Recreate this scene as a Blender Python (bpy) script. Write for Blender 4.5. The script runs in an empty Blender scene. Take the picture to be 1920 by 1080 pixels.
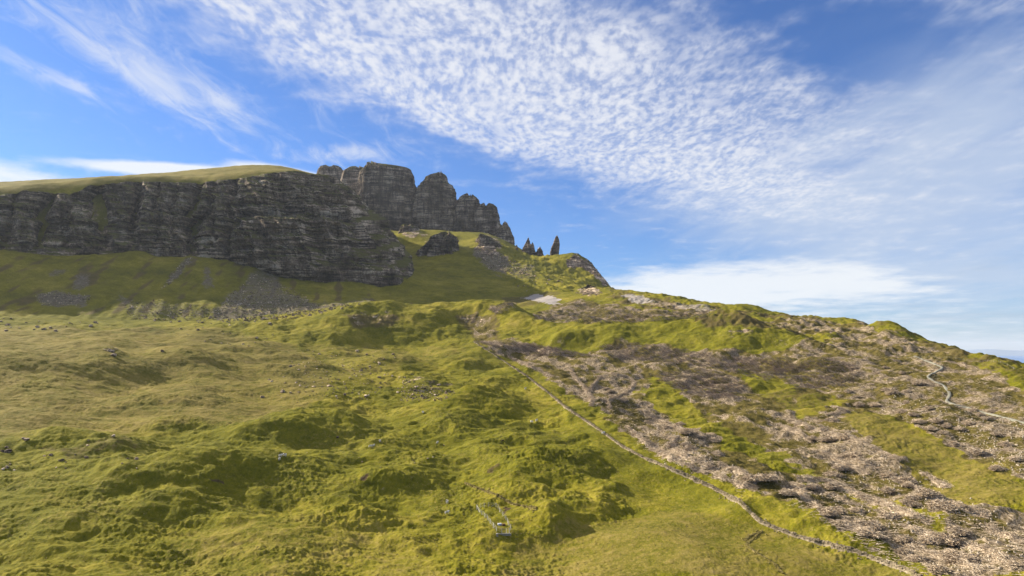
import bpy, math, random
import numpy as np
from mathutils import Vector
S = bpy.context.scene
C = S.collection
random.seed(7)
RNG = np.random.default_rng(11)

# ------------------------------------------------------------------ camera
F = 1280.0                       # focal length in photograph pixels (1920 wide): a 24 mm lens
PITCH = math.atan((655 - 540) / F)
CP, SP = math.cos(PITCH), math.sin(PITCH)
cam_data = bpy.data.cameras.new('camera')
cam_data.sensor_width = 36.0
cam_data.lens = 36.0 * F / 1920.0
cam_data.clip_start = 1.0
cam_data.clip_end = 200000.0
cam = bpy.data.objects.new('camera', cam_data)
cam.location = (0, 0, 0)
cam.rotation_euler = (math.pi / 2 + PITCH, 0, 0)
C.objects.link(cam)
S.camera = cam

# ------------------------------------------------------------------ sun
SUN_AZ = math.radians(-66.0)     # measured from the view direction, negative to the left
SUN_EL = math.radians(28.5)
sd = Vector((math.sin(SUN_AZ) * math.cos(SUN_EL), math.cos(SUN_AZ) * math.cos(SUN_EL), math.sin(SUN_EL)))
sun_data = bpy.data.lights.new('sun', 'SUN')
sun_data.energy = 4.4
sun_data.angle = math.radians(0.5)
sun_data.color = (1.0, 0.90, 0.74)
sun = bpy.data.objects.new('sun', sun_data)
sun.rotation_euler = sd.to_track_quat('Z', 'Y').to_euler()
C.objects.link(sun)

S.view_settings.view_transform = 'Standard'
S.view_settings.look = 'None'
S.view_settings.exposure = 1.50
S.view_settings.gamma = 1.0
S.view_settings.use_curve_mapping = False
S.cycles.max_bounces = 4
S.cycles.diffuse_bounces = 3
S.cycles.volume_bounces = 0
S.cycles.use_denoising = True


# ------------------------------------------------------------------ node helper
class NT:
    def __init__(self, tree):
        self.t = tree
        tree.nodes.clear()

    def node(self, kind, ins=None, **props):
        n = self.t.nodes.new(kind)
        for k, v in props.items():
            setattr(n, k, v)
        for k, v in (ins or {}).items():
            self.put(n.inputs[k], v)
        return n

    def put(self, sock, v):
        if isinstance(v, bpy.types.NodeSocket):
            self.t.links.new(v, sock)
        elif isinstance(v, bpy.types.Node):
            self.t.links.new(v.outputs[0], sock)
        else:
            if sock.type == 'RGBA' and len(v) == 3:
                v = (*v, 1.0)
            sock.default_value = v

    def m(self, op, a, b=0.0, c=0.0, clamp=False):
        return self.node('ShaderNodeMath', {0: a, 1: b, 2: c}, operation=op, use_clamp=clamp).outputs[0]

    def add(self, a, b): return self.m('ADD', a, b)
    def sub(self, a, b): return self.m('SUBTRACT', a, b)
    def mul(self, a, b, clamp=False): return self.m('MULTIPLY', a, b, clamp=clamp)
    def mad(self, a, b, c, clamp=False): return self.m('MULTIPLY_ADD', a, b, c, clamp)
    def mx(self, a, b): return self.m('MAXIMUM', a, b)

    def step(self, x, lo, hi, a=0.0, b=1.0):
        n = self.node('ShaderNodeMapRange', {'Value': x, 'From Min': lo, 'From Max': hi, 'To Min': a, 'To Max': b},
                      interpolation_type='SMOOTHSTEP')
        return n.outputs[0]

    def vm(self, op, a, b=None, scale=None):
        n = self.node('ShaderNodeVectorMath', operation=op)
        self.put(n.inputs[0], a)
        if b is not None: self.put(n.inputs[1], b)
        if scale is not None: self.put(n.inputs['Scale'], scale)
        return n.outputs['Value'] if op in ('DOT_PRODUCT', 'LENGTH') else n.outputs[0]

    def xyz(self, v):
        n = self.node('ShaderNodeSeparateXYZ', {0: v})
        return n.outputs[0], n.outputs[1], n.outputs[2]

    def comb(self, x, y, z):
        return self.node('ShaderNodeCombineXYZ', {0: x, 1: y, 2: z}).outputs[0]

    def noise(self, vec, scale, detail=4.0, rough=0.55, dist=0.0, color=False):
        n = self.node('ShaderNodeTexNoise', {'Vector': vec, 'Scale': scale, 'Detail': detail, 'Roughness': rough, 'Distortion': dist})
        return n.outputs['Color' if color else 0]

    def vor(self, vec, scale, feature='F1', out=0, rand=1.0):
        n = self.node('ShaderNodeTexVoronoi', {'Vector': vec, 'Scale': scale, 'Randomness': rand}, feature=feature)
        return n.outputs[out]

    def mix(self, f, a, b, blend='MIX'):
        n = self.node('ShaderNodeMix', data_type='RGBA', blend_type=blend)
        self.put(n.inputs[0], f)
        self.put(n.inputs[6], a)
        self.put(n.inputs[7], b)
        return n.outputs[2]

    def bump(self, h, strength, dist, normal=None):
        ins = {'Height': h, 'Strength': strength, 'Distance': dist}
        if normal is not None: ins['Normal'] = normal
        return self.node('ShaderNodeBump', ins).outputs[0]


def dirpx(u, v):
    """unit direction of a photograph pixel"""
    zc = (540 - v) / F
    d = np.array([(u - 960) / F, CP - zc * SP, SP + zc * CP])
    return d / np.linalg.norm(d)


# ------------------------------------------------------------------ sky
world = bpy.data.worlds.new('World')
S.world = world
world.use_nodes = True
W = NT(world.node_tree)
sky = W.node('ShaderNodeTexSky', sky_type='NISHITA', sun_disc=False, sun_elevation=SUN_EL, sun_rotation=SUN_AZ,
             altitude=300.0, air_density=1.0, dust_density=0.35, ozone_density=2.5)
tc = W.node('ShaderNodeTexCoord')
D = tc.outputs['Generated']
dx, dy, dz = W.xyz(D)
inv = W.m('DIVIDE', 1.0, W.add(W.mx(dz, 0.0), 0.075))
P = W.comb(W.mul(dx, inv), W.mul(dy, inv), 0.0)          # point on a flat cloud deck
warp = W.vm('SCALE', W.vm('SUBTRACT', W.noise(P, 1.6, 2, color=True), (0.5, 0.5, 0.5)), scale=0.16)
PW = W.vm('ADD', P, warp)


def blob(u, v, wu, wv, rot=0.0):
    """a soft elliptical patch of the sky dome round one direction, rot in degrees (clockwise in the picture)"""
    c = dirpx(u, v)
    right = np.cross(c, [0, 0, 1.0]); right /= np.linalg.norm(right)
    up = np.cross(right, c)
    r = math.radians(rot)
    t1 = right * math.cos(r) - up * math.sin(r)
    t2 = right * math.sin(r) + up * math.cos(r)
    a = W.mul(W.vm('DOT_PRODUCT', D, tuple(t1)), F / wu)
    b = W.mul(W.vm('DOT_PRODUCT', D, tuple(t2)), F / wv)
    q = W.add(W.mul(a, a), W.mul(b, b))
    g = W.m('EXPONENT', W.mul(q, -1.0))
    return W.mul(g, W.step(W.vm('DOT_PRODUCT', D, tuple(c)), 0.2, 0.5))


def total(items):
    s = None
    for (amp, *b) in items:
        g = W.mul(blob(*b), amp)
        s = g if s is None else W.add(s, g)
    return s


# dappled high cloud: one broad fan from the top left down to the right
dapple_cover = total([(0.75, 470, 20, 280, 60, 24), (0.55, 740, 165, 200, 26, 30), (0.85, 900, 90, 330, 120, 22),
                      (0.65, 1130, 240, 320, 95, 24), (0.5, 1400, 330, 280, 60, 20), (0.5, 1420, 150, 300, 90, 24),
                      (0.25, 900, 235, 160, 26, 22), (-0.5, 1580, 90, 190, 70, 22), (0.4, 700, -260, 1500, 220, 5)])
cells = W.noise(W.vm('MULTIPLY', PW, (1.0, 0.5, 1.0)), 24.0, 3.0, 0.55)
cells2 = W.noise(PW, 8.0, 3.0, 0.5)
soft = W.noise(PW, 3.0, 4.0, 0.6)
cells3 = W.noise(W.vm('MULTIPLY', PW, (1.0, 0.55, 1.0)), 47.0, 3.0, 0.5)
dcov = W.step(W.add(dapple_cover, W.mul(W.sub(W.add(W.mul(soft, 0.5), W.mul(cells2, 0.5)), 0.5), 2.0)), 0.05, 1.05)
rotd = W.node('ShaderNodeMapping', {'Vector': PW, 'Rotation': (0, 0, math.radians(25)), 'Scale': (1.0, 0.4, 1.0)}).outputs[0]
puff = W.step(W.add(W.mul(cells, 0.30), W.add(W.mul(cells3, 0.36), W.add(W.mul(W.noise(rotd, 16.0, 5.0, 0.65, 0.5), 0.24), W.mul(soft, 0.10)))), 0.385, 0.60)
dapple = W.mul(W.mul(dcov, W.mad(puff, 0.66, 0.34)), 0.93)

# thin fibrous veil and streaks
rotm = W.node('ShaderNodeMapping', {'Vector': PW, 'Rotation': (0, 0, math.radians(32)), 'Scale': (1.0, 0.32, 1.0)}).outputs[0]
fib = W.noise(rotm, 11.0, 7.0, 0.66, 0.8)
rotv = W.node('ShaderNodeMapping', {'Vector': PW, 'Rotation': (0, 0, math.radians(-20)), 'Scale': (0.9, 0.22, 1.0)}).outputs[0]
fibv = W.noise(rotv, 4.0, 6.0, 0.6, 0.4)
wisp_cover = total([(0.36, 330, 120, 260, 80, 30), (0.34, 130, 50, 260, 70, 24), (0.55, 60, 132, 90, 14, 20), (0.35, 125, 150, 40, 8, 25),
                    (0.5, 275, 150, 90, 20, 26), (0.42, 430, 205, 60, 14, 38), (0.32, 600, 175, 200, 40, 28),
                    (0.75, 660, 288, 80, 17, -4), (0.22, 230, 262, 40, 8, 15), (0.25, 1080, 330, 260, 40, 20),
                    (0.25, 822, 295, 14, 22, 0)])
wisp = W.mul(W.step(W.add(wisp_cover, W.mul(W.sub(fib, 0.5), 1.6)), 0.22, 1.15), 0.7)
veil_cover = total([(0.75, 1830, 310, 310, 190, 0), (0.6, 1450, 420, 300, 90, 12), (0.75, 1710, 300, 130, 26, -24), (0.6, 1840, 325, 120, 20, -14), (0.35, 1560, 250, 180, 30, -20),
                    (0.3, 1790, 378, 60, 10, 15), (0.2, 1880, 120, 160, 130, 0), (0.4, 1900, 560, 300, 120, 0), (0.45, 1605, 473, 30, 8, 0),
                    (0.35, 1840, 515, 80, 10, 8)])
veil = W.mul(W.step(W.add(veil_cover, W.mul(W.sub(fibv, 0.5), 0.9)), 0.1, 1.15), 0.75)
# low bright banks near the horizon
bank_cover = total([(0.8, 1470, 535, 190, 46, -3), (0.5, 1640, 530, 150, 34, 8), (0.45, 1230, 540, 130, 50, 0), (0.6, 1280, 540, 160, 40, -4), (2.2, 400, 328, 190, 12, 0), (1.8, 530, 324, 80, 10, 6), (1.0, 20, 332, 130, 22, 4),
                    (0.5, 1500, 615, 600, 45, 2)])
bank = W.mul(W.step(W.add(bank_cover, W.mul(W.sub(W.noise(PW, 2.2, 6.0, 0.65), 0.5), 1.7)), 0.25, 1.1), 0.9)
grey = total([(0.5, 1830, 593, 110, 5, 0), (0.35, 1700, 575, 40, 4, 0), (0.35, 1440, 576, 60, 4, 2), (0.25, 1570, 578, 30, 3, 0),
              (0.25, 1860, 500, 60, 10, -12)])
grey = W.mul(grey, W.step(W.noise(P, 3.0, 4.0), 0.3, 0.6))

SKY_STRENGTH = 0.06
blue = W.mix(1.0, sky.outputs[0], (0.37, 0.56, 0.87), 'MULTIPLY')
CL = 5.6
c1 = W.mix(W.m('MINIMUM', veil, 1.0), blue, (CL * .60, CL * .70, CL * .86))
c1 = W.mix(wisp, c1, (CL * .86, CL * .90, CL * .97))
c1 = W.mix(dapple, c1, (CL * .88, CL * .905, CL * .97))
c1 = W.mix(bank, c1, (CL * .95, CL * .985, CL * 1.02))
c1 = W.mix(grey, c1, (CL * .42, CL * .53, CL * .68))
# unseen overhead cloud, added extra bright to lift the ambient light
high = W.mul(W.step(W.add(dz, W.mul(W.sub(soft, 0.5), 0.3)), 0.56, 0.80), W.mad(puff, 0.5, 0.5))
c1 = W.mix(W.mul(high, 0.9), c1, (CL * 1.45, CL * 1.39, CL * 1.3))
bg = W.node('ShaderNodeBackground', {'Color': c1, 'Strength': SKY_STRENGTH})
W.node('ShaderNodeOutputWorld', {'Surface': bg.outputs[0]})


# ------------------------------------------------------------------ noise (numpy gradient noise)
_perm = np.random.default_rng(5).permutation(4096).astype(np.int32)
_perm = np.concatenate([_perm, _perm])
_ang = np.random.default_rng(6).uniform(0, 2 * np.pi, 4096)
_g2 = np.stack([np.cos(_ang), np.sin(_ang)], 1).astype(np.float32)
_g3 = np.random.default_rng(8).normal(size=(4096, 3)); _g3 = (_g3 / np.linalg.norm(_g3, axis=1)[:, None]).astype(np.float32)


def n2(x, y, seed=0):
    x = np.asarray(x, np.float32) + np.float32(seed * 17.31); y = np.asarray(y, np.float32) + np.float32(seed * 9.17)
    xi = np.floor(x); yi = np.floor(y)
    fx = x - xi; fy = y - yi
    xi = xi.astype(np.int32) & 4095; yi = yi.astype(np.int32) & 4095
    u = fx * fx * fx * (fx * (fx * 6 - 15) + 10); v = fy * fy * fy * (fy * (fy * 6 - 15) + 10)
    x1 = (xi + 1) & 4095; y1 = (yi + 1) & 4095

    def g(a, b, px, py):
        h = _perm[_perm[a] + b]
        return _g2[h, 0] * px + _g2[h, 1] * py
    a = g(xi, yi, fx, fy); b = g(x1, yi, fx - 1, fy); c = g(xi, y1, fx, fy - 1); d = g(x1, y1, fx - 1, fy - 1)
    ab = a + u * (b - a); cd = c + u * (d - c)
    return (ab + v * (cd - ab)) * 1.5


def n3(x, y, z, seed=0):
    x = np.asarray(x, np.float32) + np.float32(seed * 17.31); y = np.asarray(y, np.float32) + np.float32(seed * 9.17); z = np.asarray(z, np.float32)
    x, y, z = np.broadcast_arrays(x, y, z)
    xi = np.floor(x); yi = np.floor(y); zi = np.floor(z)
    fx = x - xi; fy = y - yi; fz = z - zi
    xi = xi.astype(np.int32) & 4095; yi = yi.astype(np.int32) & 4095; zi = zi.astype(np.int32) & 4095
    u = fx * fx * (3 - 2 * fx); v = fy * fy * (3 - 2 * fy); w = fz * fz * (3 - 2 * fz)

    def g(dx, dy, dz):
        h = _perm[_perm[_perm[(xi + dx) & 4095] + ((yi + dy) & 4095)] + ((zi + dz) & 4095)]
        return _g3[h, 0] * (fx - dx) + _g3[h, 1] * (fy - dy) + _g3[h, 2] * (fz - dz)
    a = g(0, 0, 0); a = a + u * (g(1, 0, 0) - a)
    b = g(0, 1, 0); b = b + u * (g(1, 1, 0) - b)
    c = g(0, 0, 1); c = c + u * (g(1, 0, 1) - c)
    d = g(0, 1, 1); d = d + u * (g(1, 1, 1) - d)
    a = a + v * (b - a); c = c + v * (d - c)
    return (a + w * (c - a)) * 1.6


def fbm2(x, y, octs=4, seed=0, gain=0.5):
    s = 0; a = 1.0
    for k in range(octs):
        s = s + a * n2(x * 2 ** k, y * 2 ** k, seed + k)
        a *= gain
    return s


def hsh(i, j, s=0):
    """one random number in -0.5..0.5 per pair of whole numbers"""
    i = np.floor(i).astype(np.int64); j = np.floor(j).astype(np.int64)
    return _perm[(_perm[(i + 37 * s) & 4095] + j) & 4095].astype(np.float32) / 4096.0 - 0.5


def sstep(x, lo, hi):
    t = np.clip((x - lo) / (hi - lo), 0, 1)
    return t * t * (3 - 2 * t)


# ------------------------------------------------------------------ from photograph pixels to the ground
def px_dir(u, v):
    u = np.asarray(u, float); v = np.asarray(v, float)
    zc = (540 - v) / F
    X = (u - 960) / F; Y = CP - zc * SP; Z = SP + zc * CP
    return np.arctan2(X, Y), Z / np.hypot(X, Y)          # azimuth, tangent of elevation


def world_px(x, y, z):
    fw = np.maximum(y * CP + z * SP, 1.0); up = -y * SP + z * CP
    return 960 + F * x / fw, 540 - F * up / fw


def at(u, v, d):
    """world point seen at a pixel at horizontal distance d"""
    az, t = px_dir(u, v)
    return np.array([d * np.sin(az), d * np.cos(az), d * t]).T


def curve(pts, step=5.0):
    """densify a list of (u, v, d)"""
    p = np.array(pts, float)
    L = np.concatenate([[0], np.cumsum(np.hypot(np.diff(p[:, 0]), np.diff(p[:, 1])))])
    n = max(2, int(L[-1] / step) + 1)
    s = np.linspace(0, L[-1], n)
    return np.stack([np.interp(s, L, p[:, k]) for k in range(3)], 1)


# ------------------------------------------------------------------ the large relief: a thin plate through surveyed lines
BASE_D = [40, 168, 198, 222, 250, 285, 330, 390, 470, 590, 760, 900, 1200, 4000]
BASE_Z = [-62, -55.8, -53, -51, -47.5, -43, -37, -28.7, -16.5, 3, 22, 40, 80, 80]

FOOT = [(-420, 462, 1150), (-300, 465, 1140), (0, 469, 1130), (52, 473, 1130), (116, 479, 1130), (229, 473, 1130), (266, 466, 1128), (290, 480, 1122), (367, 479, 1120), (431, 486, 1105),
        (486, 501, 1085), (531, 517, 1068), (614, 525, 1050), (675, 528, 1042), (712, 539, 1036), (748, 533, 1046), (768, 519, 1075)]
TOP = [(-420, 366, 1195), (-300, 366, 1190), (0, 368, 1190), (46, 359, 1190), (101, 362, 1190), (131, 366, 1187), (171, 348, 1190), (244, 342, 1190), (321, 342, 1186), (373, 345, 1182), (406, 340, 1175), (461, 335, 1165),
       (513, 325, 1162), (553, 322, 1162), (583, 328, 1162), (605, 329, 1165), (626, 332, 1172)]

cons = []          # az, ln d, z, weight


def K(pts, w=1.0, step=5.0):
    c = curve(pts, step)
    az, t = px_dir(c[:, 0], c[:, 1])
    cons.append(np.stack([az, np.log(c[:, 2]), t * c[:, 2], np.full(len(c), w)], 1))


def Q(pts, w=0.6):
    """hidden ground: (u, d, z)"""
    for (u, d, z) in pts:
        az, _ = px_dir(u, 655)
        cons.append(np.array([[float(az), math.log(d), z, w]]))


K([(-500, 603, 900), (0, 598, 900), (200, 598, 890), (400, 600, 880), (560, 597, 870)])
K([(-500, 560, 985), (0, 560, 975), (200, 558, 970), (400, 560, 960), (560, 562, 945), (700, 566, 925)])
# behind the cliff skin: the ground runs in behind it
ft = curve(FOOT, 4); tp = curve(TOP, 4)
nn = 240
fi = np.stack([np.interp(np.linspace(0, 1, nn), np.linspace(0, 1, len(ft)), ft[:, k]) for k in range(3)], 1)
ti = np.stack([np.interp(np.linspace(0, 1, nn), np.linspace(0, 1, len(tp)), tp[:, k]) for k in range(3)], 1)
fw3 = at(fi[:, 0], fi[:, 1], fi[:, 2]); tw3 = at(ti[:, 0], ti[:, 1], ti[:, 2])
for tt in (0.0, 0.3, 0.6, 1.0):
    p = fw3 * (1 - tt) + tw3 * tt
    q = p.copy()
    r = np.hypot(p[:, 0], p[:, 1])
    off = (0.0 if tt == 0 else 24.0) + (0 if tt < 1 else 4)
    k = (r + off) / r
    az = np.arctan2(q[:, 0], q[:, 1])
    z = q[:, 2] - (0 if tt == 0 else (5.0 if tt < 1 else 1.0))
    cons.append(np.stack([az, np.log(r + off), z, np.full(nn, 1.0)], 1))
# plateau
K([(-500, 352, 1500), (-300, 350, 1450), (0, 347, 1450), (60, 341, 1450), (110, 337, 1450), (165, 338, 1430), (250, 332, 1400), (330, 325, 1400), (430, 318, 1390), (500, 316.5, 1370), (550, 320.5, 1330),
   (590, 328, 1290)])
K([(-500, 360, 1320), (-300, 358, 1310), (0, 357.5, 1310), (46, 350, 1310), (110, 350, 1310), (171, 342.5, 1300), (250, 336.5, 1290), (330, 333, 1285), (430, 328, 1275), (500, 320.5, 1265), (553, 321.5, 1245)])
K([(-500, 358, 1750), (-300, 355, 1700), (0, 354, 1700), (110, 345, 1700), (250, 341, 1700), (430, 328, 1700), (500, 326, 1650), (560, 330, 1600), (600, 336, 1500)], 0.7)
K([(-500, 400, 2600), (0, 400, 2600), (500, 380, 2600)], 0.5)
# right flank of the headland
Q([(768, 1110, 120), (772, 1150, 130), (760, 1250, 155), (745, 1350, 180), (735, 1450, 205), (715, 1550, 235), (700, 1300, 195), (700, 1400, 215), (660, 1300, 245), (660, 1450, 270), (690, 1200, 180), (720, 1180, 150), (650, 1220, 235)], 0.8)
K([(768, 519, 1085), (785, 530, 1065), (800, 540, 1050), (830, 556, 1000)])
# green hollow slope up to the far cliffs
K([(700, 571, 905), (780, 583, 930), (850, 579, 950), (920, 571, 960), (985, 557, 985)])
K([(800, 533, 1080), (900, 533, 1090), (960, 532, 1110)])
K([(775, 500, 1230), (830, 500, 1220), (900, 505, 1220)])
K([(765, 470, 1370), (830, 478, 1325), (890, 485, 1290)])
K([(735, 438, 1560), (765, 434, 1500), (800, 446, 1470), (870, 452, 1440)])
K([(690, 425, 1720), (760, 436, 1690), (860, 448, 1640), (905, 455, 1600)])
Q([(690, 1900, 330), (760, 1900, 310), (860, 1850, 270), (940, 1800, 230), (640, 1900, 360), (600, 2000, 380), (700, 2600, 250), (900, 2500, 120), (600, 2600, 330)])
# ridge with the pinnacles
K([(880, 452, 1420), (905, 451, 1400), (940, 459, 1400), (965, 469, 1400), (1000, 481, 1415), (1030, 486, 1425), (1055, 487, 1425), (1075, 479, 1400), (1085, 480, 1395), (1100, 490, 1380), (1120, 511, 1340), (1140, 533, 1290)], 1.4, 3)
Q([(900, 1500, 262), (940, 1520, 250), (970, 1550, 215), (1000, 1560, 190), (1040, 1560, 175), (1080, 1540, 165), (1110, 1500, 130), (1140, 1450, 80), (1180, 1350, 30)])
K([(920, 500, 1290), (980, 505, 1270), (1040, 508, 1290), (1090, 515, 1300)])
K([(960, 520, 1170), (1020, 522, 1180), (1080, 528, 1210), (1120, 536, 1240)])
K([(1000, 553, 985), (1050, 546, 1010), (1100, 545, 1040), (1150, 543, 1100), (1165, 546, 1010)])
# right-hand skyline
K([(1165, 547, 980), (1200, 550, 920), (1220, 550, 900), (1250, 553, 860), (1300, 566, 810), (1330, 576, 785), (1345, 575, 775), (1380, 571, 770), (1420, 578, 760), (1470, 595, 735), (1540, 600, 710), (1590, 601, 690), (1632, 614, 650),
   (1648, 606, 646), (1662, 603, 643), (1678, 606, 640), (1700, 622, 635), (1725, 640, 625), (1745, 640, 615), (1760, 650, 600), (1800, 663, 575), (1850, 674, 550), (1900, 685, 525), (1940, 692, 515), (2200, 712, 490), (2600, 740, 450)], 1.4, 3)
for (u, d, z) in [(1180, 1100, 60), (1230, 1050, 45), (1300, 930, 35), (1380, 880, 25), (1450, 860, 15), (1540, 820, 5), (1620, 760, 0), (1680, 740, -8), (1720, 730, -20), (1800, 670, -30), (1900, 620, -40), (2100, 580, -50)]:
    Q([(u, d, z)])
Q([(u, 900, -55) for u in range(1560, 2900, 80)] + [(u, 1050, -75) for u in range(1400, 2900, 80)] + [(u, 1250, -95) for u in range(1320, 2900, 80)])
Q([(u, d, z) for u in (-700, -1000, -1400, -1900) for (d, z) in ((150, -56), (300, -38), (600, 0), (900, 34), (1150, 115), (1300, 200), (1500, 225), (1800, 230), (2600, 200))])
Q([(u, 1500, -130) for u in range(1250, 2900, 80)] + [(u, 2300, -236) for u in range(1050, 2900, 80)] + [(u, 3400, -262) for u in range(900, 2900, 80)] + [(1100, 1900, 0), (1000, 2000, 40)])
# brash plateau between
K([(1000, 601, 680), (1100, 606, 660), (1200, 602, 670), (1290, 596, 680), (1350, 598, 680), (1440, 618, 625), (1530, 640, 570)])
K([(930, 572, 900), (1000, 577, 860), (1100, 574, 830), (1200, 577, 780), (1290, 584, 735)])
K([(1180, 560, 860), (1250, 566, 820)])
K([(1440, 600, 690), (1540, 612, 655), (1620, 625, 620)])
K([(1600, 655, 550), (1700, 662, 540), (1800, 680, 510), (1900, 702, 470)])
# front mound line
K([(430, 604, 800), (500, 596, 770), (560, 588, 745), (600, 584, 725), (640, 579, 712), (670, 573, 702), (695, 570.5, 697), (720, 573, 693), (745, 581, 690), (765, 588, 690), (800, 587, 694), (860, 582.5, 700), (905, 579.5, 692), (940, 580.5, 682), (975, 592, 664), (1005, 606, 645), (1025, 628, 615)], 1.4, 3)
K([(420, 650, 612), (560, 648, 622), (640, 645, 634), (700, 643, 640), (800, 643, 642), (870, 640, 632)])
K([(885, 606, 690), (905, 620, 665), (930, 640, 600), (1000, 650, 580), (1060, 662, 555)], 1.0)
K([(860, 610, 670)]*2, 1)
Q([(430, 860, 36), (500, 830, 36), (560, 810, 38), (640, 790, 42), (690, 770, 44), (740, 770, 44), (800, 780, 46), (860, 790, 48), (905, 790, 46), (950, 780, 42), (990, 740, 36)])
# grassy knoll on the right
K([(1040, 625, 566), (1100, 617, 582), (1160, 611, 588), (1220, 605, 592), (1280, 599, 592), (1310, 594, 592), (1342, 587, 590), (1370, 592, 584), (1400, 603, 574), (1430, 616, 566), (1480, 638, 552), (1530, 652, 545)], 1.4, 3)
K([(1040, 662, 548), (1150, 657, 540), (1250, 665, 530), (1350, 670, 522), (1450, 668, 522)])
Q([(1100, 625, 28), (1200, 630, 29), (1300, 630, 30), (1350, 630, 29), (1420, 615, 22)])
# shelf on the left
K([(-400, 640, 640), (0, 640, 640), (150, 634, 660), (300, 634, 660), (450, 636, 650)], 0.7)
K([(-400, 735, 425), (0, 742, 415), (200, 745, 410), (450, 742, 410), (600, 730, 420)], 0.7)

NA, NR = 160, 306
A0, A1 = -1.117, 1.117
R0, R1 = math.log(50.0), math.log(3600.0)
CN = np.concatenate(cons)
baseN = np.interp(np.exp(CN[:, 1]), BASE_D, BASE_Z)
sv = (CN[:, 2] - baseN) / np.exp(CN[:, 1])


def plate(na, nr, x0):
    ga = (CN[:, 0] - A0) / (A1 - A0) * (na - 1); gr = (CN[:, 1] - R0) / (R1 - R0) * (nr - 1)
    ok = (ga > 0) & (ga < na - 1.001) & (gr > 0) & (gr < nr - 1.001)
    ga, gr, s, w = ga[ok], gr[ok], sv[ok], CN[ok, 3]
    ia = ga.astype(int); ir = gr.astype(int); fa = ga - ia; fr = gr - ir
    idx = np.stack([ia * nr + ir, ia * nr + ir + 1, (ia + 1) * nr + ir, (ia + 1) * nr + ir + 1])
    wt = np.stack([(1 - fa) * (1 - fr), (1 - fa) * fr, fa * (1 - fr), fa * fr])
    n = na * nr
    sc = (160.0 / na) ** 2

    def Mx(x): return (x[idx] * wt).sum(0)
    def Mt(y): return np.bincount(idx.ravel(), (wt * y).ravel(), n)

    def A(x):
        X = x.reshape(na, nr); G = np.zeros_like(X)
        d = X[2:] - 2 * X[1:-1] + X[:-2]
        G[2:] += d; G[1:-1] -= 2 * d; G[:-2] += d
        d = X[:, 2:] - 2 * X[:, 1:-1] + X[:, :-2]
        G[:, 2:] += d; G[:, 1:-1] -= 2 * d; G[:, :-2] += d
        d = X[1:, 1:] - X[1:, :-1] - X[:-1, 1:] + X[:-1, :-1]
        G[1:, 1:] += 2 * d; G[1:, :-1] -= 2 * d; G[:-1, 1:] -= 2 * d; G[:-1, :-1] += 2 * d
        G *= 1.0 / sc
        d = (X[1:] - X[:-1]) * 0.02
        G[1:] += d; G[:-1] -= d
        d = (X[:, 1:] - X[:, :-1]) * 0.02
        G[:, 1:] += d; G[:, :-1] -= d
        return G.ravel() + 0.0003 * sc * x + 6.0 * Mt(w * Mx(x))
    b = 6.0 * Mt(w * s)
    x = x0.ravel().copy(); r = b - A(x); p = r.copy(); rs = r @ r
    for _ in range(500):
        Ap = A(p); al = rs / (p @ Ap)
        x += al * p; r -= al * Ap
        rn = r @ r
        if rn < 1e-12: break
        p = r + rn / rs * p; rs = rn
    return x.reshape(na, nr)


def cubic_w(pos, n):
    """Catmull-Rom weights as a dense matrix"""
    M = np.zeros((len(pos), n), np.float64)
    i = np.clip(np.floor(pos).astype(int), 0, n - 2); t = np.clip(pos - i, 0, 1)
    ws = [(-t + 2 * t ** 2 - t ** 3) / 2, (2 - 5 * t ** 2 + 3 * t ** 3) / 2, (t + 4 * t ** 2 - 3 * t ** 3) / 2, (-t ** 2 + t ** 3) / 2]
    for k, w in zip((-1, 0, 1, 2), ws):
        np.add.at(M, (np.arange(len(pos)), np.clip(i + k, 0, n - 1)), w)
    return M


X = np.zeros((40, 77))
for (na, nr) in ((40, 77), (80, 153), (NA, NR)):
    if X.shape != (na, nr):
        X = cubic_w(np.linspace(0, X.shape[0] - 1, na), X.shape[0]) @ X @ cubic_w(np.linspace(0, X.shape[1] - 1, nr), X.shape[1]).T
    X = plate(na, nr, X)

# fine polar sheet
QA, QR = math.radians(0.062), 0.0018
azs = np.concatenate([np.arange(-1.117, -0.70, 0.008), np.arange(-0.70, 0.70, QA), np.arange(0.70, 1.117, 0.008)])
lrs = np.concatenate([np.arange(math.log(50), math.log(150), 0.008), np.arange(math.log(150), math.log(1300), QR), np.arange(math.log(1300), math.log(1750), 0.0015), np.arange(math.log(1750), R1, 0.008)])
na, nr = len(azs), len(lrs)
rr = np.exp(lrs)
S0 = cubic_w((azs - A0) / (A1 - A0) * (NA - 1), NA) @ X @ cubic_w((lrs - R0) / (R1 - R0) * (NR - 1), NR).T
ZG = (S0 * rr[None, :] + np.interp(rr, BASE_D, BASE_Z)[None, :]).astype(np.float32)
XG = (np.sin(azs)[:, None] * rr[None, :]).astype(np.float32)
YG = (np.cos(azs)[:, None] * rr[None, :]).astype(np.float32)


def column(az):
    i = float(np.interp(az, azs, np.arange(na)))
    k = min(int(i), na - 2); f = i - k
    return ZG[k] * (1 - f) + ZG[k + 1] * f


def hit(u, v, dmin=90.0, dmax=3000.0):
    """first ground point under a pixel; None when the ray meets the sky"""
    az, t = px_dir(u, v)
    z = column(float(az))
    e = z / rr - t
    ok = np.nonzero((e >= 0) & (rr > dmin) & (rr < dmax))[0]
    if len(ok) == 0: return None
    j = ok[0]
    d = rr[j]
    if j > 0 and e[j] != e[j - 1] and e[j - 1] < 0:
        d = rr[j - 1] + (rr[j] - rr[j - 1]) * (-e[j - 1]) / (e[j] - e[j - 1])
    return np.array([d * math.sin(az), d * math.cos(az), float(np.interp(d, rr, z))])


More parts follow.
